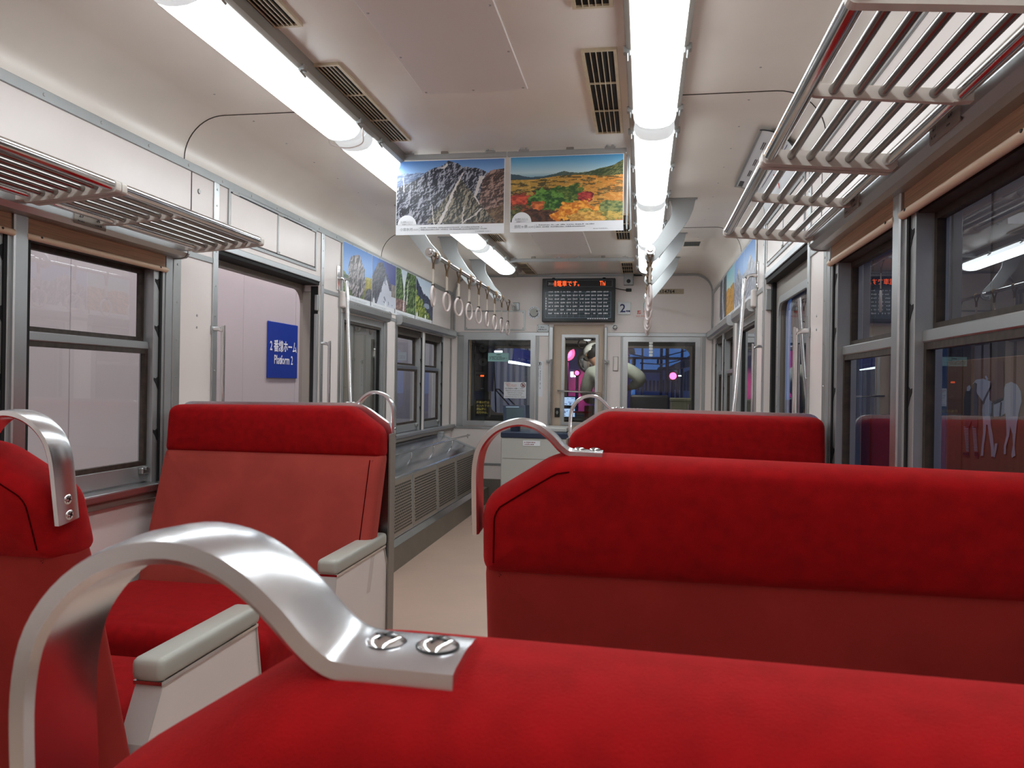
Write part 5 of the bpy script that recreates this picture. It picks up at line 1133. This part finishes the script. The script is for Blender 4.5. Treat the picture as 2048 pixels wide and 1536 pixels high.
# ------------------------------------------------------------------ the driver
def skin_obj(name, nodes, edges, m, parent, levels=2, rootv=0):
    me = bpy.data.meshes.new(name); off = WL[parent.name]
    me.from_pydata([V(p[:3])-off for p in nodes], edges, []); me.materials.append(m)
    o = bpy.data.objects.new(name, me); COL.objects.link(o); o.parent = parent; WL[o.name] = off.copy()
    sk = o.modifiers.new('Skin', 'SKIN'); sk.use_smooth_shade = True; sk.branch_smoothing = .6
    for i, p in enumerate(nodes):
        me.skin_vertices[0].data[i].radius = (p[3], p[4] if len(p) > 4 else p[3]); me.skin_vertices[0].data[i].use_root = (i == rootv)
    sb = o.modifiers.new('Subsurf', 'SUBSURF'); sb.levels = levels; sb.render_levels = levels
    return o
t = root('person', 'train driver in a grey-green jacket and white cap, bending over the cab desk', 'person', (.27, 8.3, 0))
sh_l, sh_r, neck = (.05, 8.30, 1.285), (.41, 8.27, 1.345), (.15, 8.38, 1.37)
body = [(.28, 8.22, .86, .13, .12), (.26, 8.27, 1.04, .125, .11), (.23, 8.31, 1.24, .13, .11), (neck[0], neck[1], neck[2], .055), (.10, 8.43, 1.43, .075, .085), (.075, 8.46, 1.475, .088, .10), (.07, 8.475, 1.53, .07, .08),
 (*sh_l, .06), (-.005, 8.34, 1.07, .045), (.03, 8.60, .97, .034), (.045, 8.68, .965, .026),
 (*sh_r, .06), (.595, 8.28, 1.215, .048), (.46, 8.50, 1.13, .036), (.44, 8.58, 1.12, .026),
 (.20, 8.22, .78, .095), (.19, 8.27, .45, .062), (.18, 8.22, .09, .042), (.18, 8.33, .04, .035), (.36, 8.22, .78, .095), (.38, 8.28, .45, .062), (.39, 8.22, .09, .042), (.39, 8.33, .04, .035)]
ed = [(0, 1), (1, 2), (2, 3), (3, 4), (4, 5), (5, 6), (2, 7), (7, 8), (8, 9), (9, 10), (2, 11), (11, 12), (12, 13), (13, 14), (0, 15), (15, 16), (16, 17), (17, 18), (0, 19), (19, 20), (20, 21), (21, 22)]
bd = skin_obj('body', body, ed, M['skin'], t)
k = .022
jk = [(.27, 8.22, .84, .175, .145), (.25, 8.27, 1.04, .19, .14), (.22, 8.31, 1.24, .19, .135), (.165, 8.365, 1.345, .10), (sh_l[0], sh_l[1], sh_l[2], .098), (-.005, 8.34, 1.07, .068), (.025, 8.57, .978, .052), (sh_r[0], sh_r[1], sh_r[2], .086), (.595, 8.28, 1.215, .072), (.475, 8.47, 1.137, .054)]
skin_obj('jacket', jk, [(0, 1), (1, 2), (2, 3), (2, 4), (4, 5), (5, 6), (2, 7), (7, 8), (8, 9)], M['jacket'], t)
skin_obj('trousers', [(.28, 8.22, .84, .15, .14), (.20, 8.22, .76, .115), (.19, 8.27, .45, .085), (.18, 8.22, .12, .07), (.36, 8.22, .76, .115), (.38, 8.28, .45, .085), (.39, 8.22, .12, .07)], [(0, 1), (1, 2), (2, 3), (0, 4), (4, 5), (5, 6)], M['trouser'], t)
for x in (.18, .39): 
    b = B(); sphere(b, (x, 8.285, .045), .05, (.9, 2.3, .9), 14); ob('shoe', b, M['black'], t, True)
hd_c, hd_d = V((.073, 8.465, 1.49)), V((-.35, .72, -.6)).normalized()   # head centre, gaze
sd = hd_d.cross(V((0, 0, 1))).normalized(); tp = sd.cross(hd_d)
bm = B(); sphere(bm, hd_c+hd_d*.095-tp*.02, .014, (1, 1, 1.3), 10); ob('nose', bm, M['skin'], t, True)
for q in (-1, 1):
    bm = B(); sphere(bm, hd_c+hd_d*.083+sd*q*.032+tp*.012, .010, seg=8); ob('eye', bm, M['black'], t, True)
    bm = B(); sphere(bm, hd_c+sd*q*.092-tp*.01, .026, (.5, .8, 1.2), 10); ob('ear', bm, M['skin'], t, True)
bm = B(); sphere(bm, hd_c+hd_d*.085-tp*.052, .017, (1.4, .6, .4), 8); ob('mouth', bm, M['darkred'], t, True)
bm = B(); sphere(bm, hd_c-hd_d*.020-tp*.004, .100, (.93, 1, 1), 18); ob('hair', bm, M['hair'], t, True)
bm = B(); r_ = bmesh.ops.create_uvsphere(bm, u_segments=22, v_segments=12, radius=.116)
mtx = Matrix((sd, hd_d, tp)).transposed().to_4x4()
for v in list(bm.verts):
    if v.co.z < -.02: v.co.z = -.02+(v.co.z+.02)*.05
    v.co.z = min(v.co.z, .098)
bm.transform(Matrix.Translation(hd_c) @ mtx); ob('cap', bm, M['capw'], t, True)
bm = B(); prism(bm, [hd_c+hd_d*(.10+.055*math.cos(a))+sd*(.09*math.sin(a))+tp*.018 for a in [math.radians(-90+180*j/10) for j in range(11)]], -tp*.006); ob('cap_peak', bm, M['black'], t)
def hand(w, d, palm, parent):
    w, d, palm = V(w), V(d).normalized(), V(palm).normalized(); s_ = d.cross(palm)
    N = [(*w, .024, .014), (*(w+d*.05), .030, .013), (*(w+d*.085), .030, .012)]; E_ = [(0, 1), (1, 2)]
    for j, (off, L) in enumerate(((-.027, .066), (-.009, .075), (.009, .07), (.026, .055))):
        b = w+d*.07+s_*off; i0 = len(N)
        N += [(*b, .009), (*(b+d*.03), .0085), (*(b+d*(.03+L*.4)+palm*.012), .008), (*(b+d*(.03+L*.6)+palm*.034), .007)]; E_ += [(i0, i0+1), (i0+1, i0+2), (i0+2, i0+3)]
    i0 = len(N); b = w+d*.025-s_*.025; N += [(*b, .011), (*(b+d*.025-s_*.025+palm*.01), .010), (*(b+d*.055-s_*.03+palm*.022), .0085)]; E_ += [(i0, i0+1), (i0+1, i0+2)]
    return skin_obj('hand', N, E_, M['skin'], parent, 1)
hand((.045, 8.67, .965), (.1, 1, -.15), (0, -.1, -1), t); hand((.44, 8.57, 1.12), (-.3, 1, -.35), (-.2, -.2, -1), t)

# ------------------------------------------------------------------ outside: the platform on the left
t = root('platform_wall', 'pale lilac panelled wall of the platform outside the left windows', 'wall', (-2.45, 5.5, -.9))
ob('backing', bx(-2.52, -2.46, -4, 12.4, -.9, 3.6), M['platwall'], t)
for k in range(17):
    y = -3.6+.92*k; ob('panel', bx(-2.46, -2.43+.002*(k % 2), y, y+.914, .1, 3.5, .003, 1), M['platwall'], t)
ob('platform', bx(-2.46, -1.55, -4, 12.4, -.9, -.02), M['kick'], kind='structure')
t = root('platform_sign', 'blue platform sign with white words on the pale wall outside the open door', 'sign', (-2.42, 6.25, 1.16))
pl = ob('plate', bx(-2.428, -2.415, 5.98, 6.53, 1.165, 1.632, .003, 1), M['bluesign'], t)
text('lettering', '2 番線ホーム', .105, (-2.412, 6.255, 1.395), (0, 1, 0), UZ, M['whiteink'], pl, 'CENTER', sx=.83, bold=.0022)
text('lettering', 'Platform 2', .105, (-2.412, 6.255, 1.285), (0, 1, 0), UZ, M['whiteink'], pl, 'CENTER', sx=.80, bold=.0016)
t = root('corrugated_wall', 'silver corrugated wall ahead of the train beyond the left cab windscreen', 'wall', (-2.6, 13, -.9))
bm = B(); N = 64; P = []
for k in range(N+1):
    x = -4.4+3.3*k/N; P.append((x, 13.0-(.03 if (k//2) % 2 else 0)))
for z0, z1 in ((-.9, 3.2),):
    v0 = [bm.verts.new((x, y, z0)) for x, y in P]; v1 = [bm.verts.new((x, y, z1)) for x, y in P]
    for i in range(N): bm.faces.new((v0[i], v0[i+1], v1[i+1], v1[i]))
    w0 = [bm.verts.new((x, 13.08, z0)) for x, y in P]; w1 = [bm.verts.new((x, 13.08, z1)) for x, y in P]
    for i in range(N): bm.faces.new((w0[i], w1[i], w1[i+1], w0[i+1]))
    bm.faces.new((v0[0], v1[0], w1[0], w0[0])); bm.faces.new((v0[-1], w0[-1], w1[-1], v1[-1]))
ob('sheet', bm, M['corr'], t)
for x in (-3.3, -2.2, -1.3): ob('post', bx(x, x+.06, 12.9, 12.96, -.9, 3.2), M['aludull'], t)
t = root('hanging_blue_sign', 'tilted blue sign board above the bright lamp beyond the left cab windscreen', 'sign', (-1.1, 11, 1.43))
pl = ob('board', prism(B(), [(-1.243, 11, 1.482), (-.80, 11, 1.395), (-.79, 11, 1.60), (-1.217, 11, 1.662)], (0, .03, 0)), M['bluesign'], t)
small_print('print', (-1.15, 10.998, 1.50), (1, 0, -.2), UZ, .26, .03, 1, M['palelines'], pl, .5, 12); ob('hanger', bx(-1.03, -1.01, 11.0, 11.02, 1.62, 3.2), M['silhouette'], t)
t = root('platform_end_lamp', 'bright white strip lamp under the blue sign ahead of the train', 'lamp', (-1.15, 11.2, 1.40))
ob('tube', prism(B(), [(-1.33, 11.2, 1.452), (-.80, 11.2, 1.385), (-.80, 11.2, 1.425), (-1.33, 11.2, 1.492)], (0, .04, 0)), M['lampwhite'], t); ob('hood', prism(B(), [(-1.34, 11.19, 1.492), (-.80, 11.19, 1.425), (-.80, 11.19, 1.44), (-1.34, 11.19, 1.507)], (0, .08, 0)), M['aludull'], t); ob('hanger', bx(-1.20, -1.18, 11.24, 11.26, 1.47, 3.2), M['silhouette'], t)
t = root('notice_lamp', 'small white lamp behind the teal card beyond the left cab windscreen', 'lamp', (-1.45, 11, 1.6))
ob('tube', bx(-1.54, -1.39, 11.0, 11.04, 1.598, 1.622), M['lampwhite'], t); ob('hanger', bx(-1.47, -1.46, 11.01, 11.03, 1.62, 3.2), M['silhouette'], t)

ob('platform_roof', bx(-2.7, -.7, 10.6, 13.2, 3.2, 3.3), M['platwall'], kind='structure')

# ------------------------------------------------------------------ outside: the shed with a mural on the right
t = root('shed_wall', 'dark navy cladding of the shed outside the right windows', 'wall', (3.3, 5, -1))
ob('cladding', bx(3.25, 3.35, -4, 15, -1.0, 4.5), M['stationdark'], t)
for k in range(24): ob('rib', bx(3.235, 3.25, -3.8+.8*k, -3.76+.8*k, -1.0, 4.5), M['stationdark'], t)
t = root('mural', 'brown wall picture of a saddled white horse with an attendant, outside the right windows', 'mural', (3.2, 5.6, .3))
bd_ = ob('board', bx(3.19, 3.23, 2.6, 8.6, .30, 1.40, .004, 1), M['mural'], t)
for k in range(9): ob('board_batten', bx(3.183, 3.19, 2.9+.68*k, 2.96+.68*k, .30, 1.40, .002, 1), M['mural'], t) if k not in (3, 4, 5) else None
KX = 3.186
def pix(a, b):            # outline coordinates of the picture (leftwards a, downwards b) to metres on the board
    k = a-1925
    return V((KX, 6.976-.0101*k+1.22e-5*k*k, 1.255-(b-755)*(.00409-.0000054*k)))
def flat(name, pts, m_, dx=0):
    bm = B(); prism(bm, [pix(*p)-V((dx, 0, 0)) for p in pts], (-.001, 0, 0)); return ob(name, bm, m_, bd_)
flat('horse', [(1946, 768), (1952, 760), (1966, 758), (1981, 764), (1992, 778), (2008, 780), (2012, 770), (2022, 766), (2034, 772), (2042, 786), (2044, 806), (2038, 830), (2035, 850), (2033, 872), (2031, 895), (2033, 914), (2026, 918), (2025, 912), (2028, 892), (2027, 872), (2022, 855), (2018, 840), (2012, 828), (2004, 834), (1990, 834), (1982, 828), (1983, 850), (1987, 870), (1990, 895), (1991, 914), (1985, 914), (1984, 896), (1980, 872), (1977, 850), (1974, 850), (1973, 870), (1970, 892), (1969, 912), (1964, 912), (1966, 890), (1968, 868), (1968, 848), (1966, 820), (1968, 806), (1964, 800), (1957, 790), (1950, 782), (1947, 776)], M['horse'])
flat('hind_leg', [(2012, 828), (2020, 838), (2022, 858), (2020, 874), (2014, 895), (2014, 910), (2010, 910), (2010, 894), (2015, 872), (2014, 850)], M['horse'], .0003)
flat('fore_leg', [(1992, 888), (1997, 888), (1995, 902), (1992, 916), (1989, 914)], M['horse'], .0003)
flat('ear', [(1970, 754), (1973, 752), (1977, 760), (1974, 762)], M['horse'], .0003)
flat('saddle', [(1981, 766), (1990, 758), (1992, 724), (2006, 724), (2008, 758), (2009, 796), (2002, 806), (1988, 808), (1980, 800)], M['saddle'], .0012)
flat('girth', [(1984, 806), (1988, 806), (1988, 838), (1984, 838)], M['ink'], .0012); flat('girth', [(2002, 806), (2005, 806), (2003, 836), (2000, 836)], M['ink'], .0012); flat('saddle_edge', [(1986, 804), (2008, 796), (2008, 802), (1990, 810)], M['ink'], .0016)
flat('bridle', [(1965, 806), (1968, 800), (1984, 768), (1988, 768), (1972, 800), (1969, 810)], M['ink'], .0012); flat('mane', [(1946, 770), (1950, 765), (1955, 768), (1954, 782), (1957, 800), (1953, 830), (1948, 800)], M['ink'], .0012)
flat('attendant_coat', [(1932, 784), (1937, 774), (1945, 776), (1952, 786), (1957, 800), (1956, 830), (1944, 836), (1930, 830), (1929, 800)], M['ink'], .0016); flat('attendant_face', [(1935, 774), (1940, 770), (1943, 776), (1940, 782), (1935, 782)], M['horse'], .002)
flat('attendant_trousers', [(1932, 830), (1956, 832), (1957, 856), (1950, 856), (1945, 842), (1940, 856), (1933, 856)], M['saddle'], .002)
for k in range(16):
    v = 853+3.2*k; flat('leg_stripe', [(1930+k*.35, v), (1939+k*.1, v+.4), (1939+k*.1, v+2), (1930+k*.35, v+1.6)], M['horse'], .002); flat('leg_stripe', [(1947+k*.3, v), (1954+k*.3, v+.4), (1954+k*.3, v+2), (1947+k*.3, v+1.6)], M['horse'], .002)
flat('shoe', [(1929, 905), (1941, 906), (1941, 912), (1929, 910)], M['ink'], .002); flat('shoe', [(1952, 905), (1960, 906), (1960, 914), (1952, 912)], M['ink'], .002)

# ------------------------------------------------------------------ outside: the yard ahead at dusk
ob('ground', bx(-60, 60, -6, 160, -1.2, -1.0), M['ballast'], kind='structure')
def far(x25, z25, Y): return .6+(x25-.6)*Y/25, 1.14+(z25-1.14)*Y/25
for n, (xa, xb, zt, Y, m_, lab) in enumerate(((.35, 1.19, 1.59, 70, 'bldg', 'low blue-grey building in the dusk, left of the masts'), (1.15, 1.75, 1.66, 60, 'bldg2', 'slate building in the dusk behind the red signal'), (-3.2, .2, 1.5, 80, 'bldg2', 'dark far building behind the driver'))):
    x0, z = far(xa, zt, Y); x1, _ = far(xb, zt, Y); t = root('building', lab, 'building', ((x0+x1)/2, Y, -1), 'far buildings')
    ob('block', bx(x0, x1, Y, Y+6, -1, z), M[m_], t); ob('roof', bx(x0-.2, x1+.2, Y-.2, Y+6.2, z, z+.25), M['silhouette'], t)
    w = (x1-x0)/7
    for k in range(6): ob('window', bx(x0+w*(k+.6), x0+w*(k+1.1), Y-.05, Y, z-1.6, z-.7), M['stationdark'], t)
for xm, zm, Y, lab in ((1.147, 2.6, 30, 'slim'), (1.328, 3.4, 24, 'tall'), (.56, 2.35, 42, 'left'), (1.78, 2.6, 34, 'right')):
    x, z = far(xm, zm, Y); t = root('mast', '%s dark overhead line mast against the blue evening sky' % lab, 'mast', (x, Y, -1))
    ob('pole', cyl(B(), (x, Y, -1), (x, Y, z+2), .055, seg=10), M['silhouette'], t); zz = far(0, 2.04, Y)[1]; ob('cross_arm', cyl(B(), (x-1.2, Y, zz), (x+(.9 if Y < 33 else .05), Y, zz), .035, seg=8), M['silhouette'], t); ob('insulator', cyl(B(), (x-1.0, Y, zz), (x-1.0, Y, zz-.25), .05, seg=8), M['silhouette'], t)
t = root('overhead_wires', 'thin overhead wires across the evening sky', 'wires', (.9, 30, 3.2))
for x0, z0, x1, z1 in ((-.2, 2.25, 1.8, 2.0), (.1, 2.0, 1.9, 2.28), (.5, 1.88, 1.7, 1.98)):
    a = far(x0, z0, 24); b = far(x1, z1, 30); ob('wire', tube(B(), [(a[0], 24, a[1]), ((a[0]+b[0])/2, 27, (a[1]+b[1])/2-.1), (b[0], 30, b[1])], .02, 5), M['silhouette'], t)
for xs, zs, Y, r, lab in ((-1.81, 2.178, 25, .17, 'large bright red signal lamp, high behind the door window'), (-1.485, 1.545, 25, .07, 'small red signal lamp, low behind the door window'), (1.511, 1.49, 25, .11, 'red signal lamp in the right cab window'), (2.09, 2.02, 25, .07, 'red lamp at the edge of the right cab window')):
    t = root('signal_lamp', lab, 'signal', (xs, Y, -1)); ob('post', cyl(B(), (xs, Y+.1, -1), (xs, Y+.1, zs+.1), .05, seg=8), M['silhouette'], t)
    h = B(); cyl(h, (xs, Y, zs), (xs, Y+.25, zs), r*1.5, seg=20); ob('hood', h, M['black'], t); g = B(); sphere(g, (xs, Y-.01, zs), r, (1, .4, 1), 18); ob('lens', g, M['signalred'], t, True)
L = bpy.data.lights.new('signal_glow', 'SPOT'); L.energy = 500; L.color = (1, .10, .25); L.shadow_soft_size = .15; L.spot_size = 2.4; L.spot_blend = .6  # spot added to throw the signal's red onto the hut behind
o = bpy.data.objects.new('signal_glow', L); o.location = (-1.81, 24.6, 2.178); o.rotation_euler = (PI/2, 0, 0); COL.objects.link(o)
t = root('red_glow_hut', 'mauve hut added to carry the red glow behind the door window', 'hut', (-2.2, 26, -1))  # hut added as a surface for the pinkish red glow
ob('walls', bx(-3.2, .1, 26, 29, -1, 2.35), mat('mauve_glow_wall', (150, 120, 160), .8), t); ob('roof', prism(B(), [(-3.4, 25.7, 2.35), (.3, 25.7, 2.35), (.1, 25.7, 2.55), (-3.2, 25.7, 2.55)], (0, 3.6, 0)), M['silhouette'], t)
for a, b in ((-1.78, -1.69), (-1.66, -1.58)): ob('lit_window', bx(a, b, 25.98, 26.0, 1.43, 1.60), M['lampwhite'], t)
ob('door_panel', bx(-2.4, -1.9, 25.97, 26, -1, 1.1), M['bldg2'], t)
t = root('canopy', 'small pitched canopy over the track in the right cab window', 'canopy', (1.75, 25, 1.6))
ob('roof', prism(B(), [(1.38, 25.8, 1.79), (1.75, 25.8, 1.97), (2.15, 25.8, 2.19), (2.15, 25.8, 1.84), (1.7, 25.8, 1.74)], (0, 2.5, 0)), mat('brown_grey_canopy', (92, 88, 96), .8), t); ob('post', cyl(B(), (1.72, 26.5, -1), (1.72, 26.5, 1.76), .05, seg=8), M['silhouette'], t); ob('lamp', bx(1.68, 1.80, 25.75, 25.79, 1.49, 1.525), M['lampwhite'], t)
t = root('parked_train', 'silver train on the next track in the right cab window', 'train', (3.7, 35, -1))
ob('body', bx(2.36, 5.1, 30, 48, -.6, 2.25, .08, 2), M['trainsilver'], t); ob('roof', bx(2.46, 5.0, 30.1, 48, 2.25, 2.5, .08, 2), M['silhouette'], t); ob('stripe', bx(2.35, 2.36, 30.1, 48, .2, .5), M['redstripe'], t); ob('front_stripe', bx(2.4, 5.05, 29.99, 30, .1, .7), M['redstripe'], t)
for k in range(6): ob('window', bx(2.345, 2.36, 31+2.6*k, 32.8+2.6*k, 1.0, 1.8), M['stationdark'], t)
ob('bogie', bx(2.6, 4.8, 30.5, 47, -1, -.6), M['black'], t)
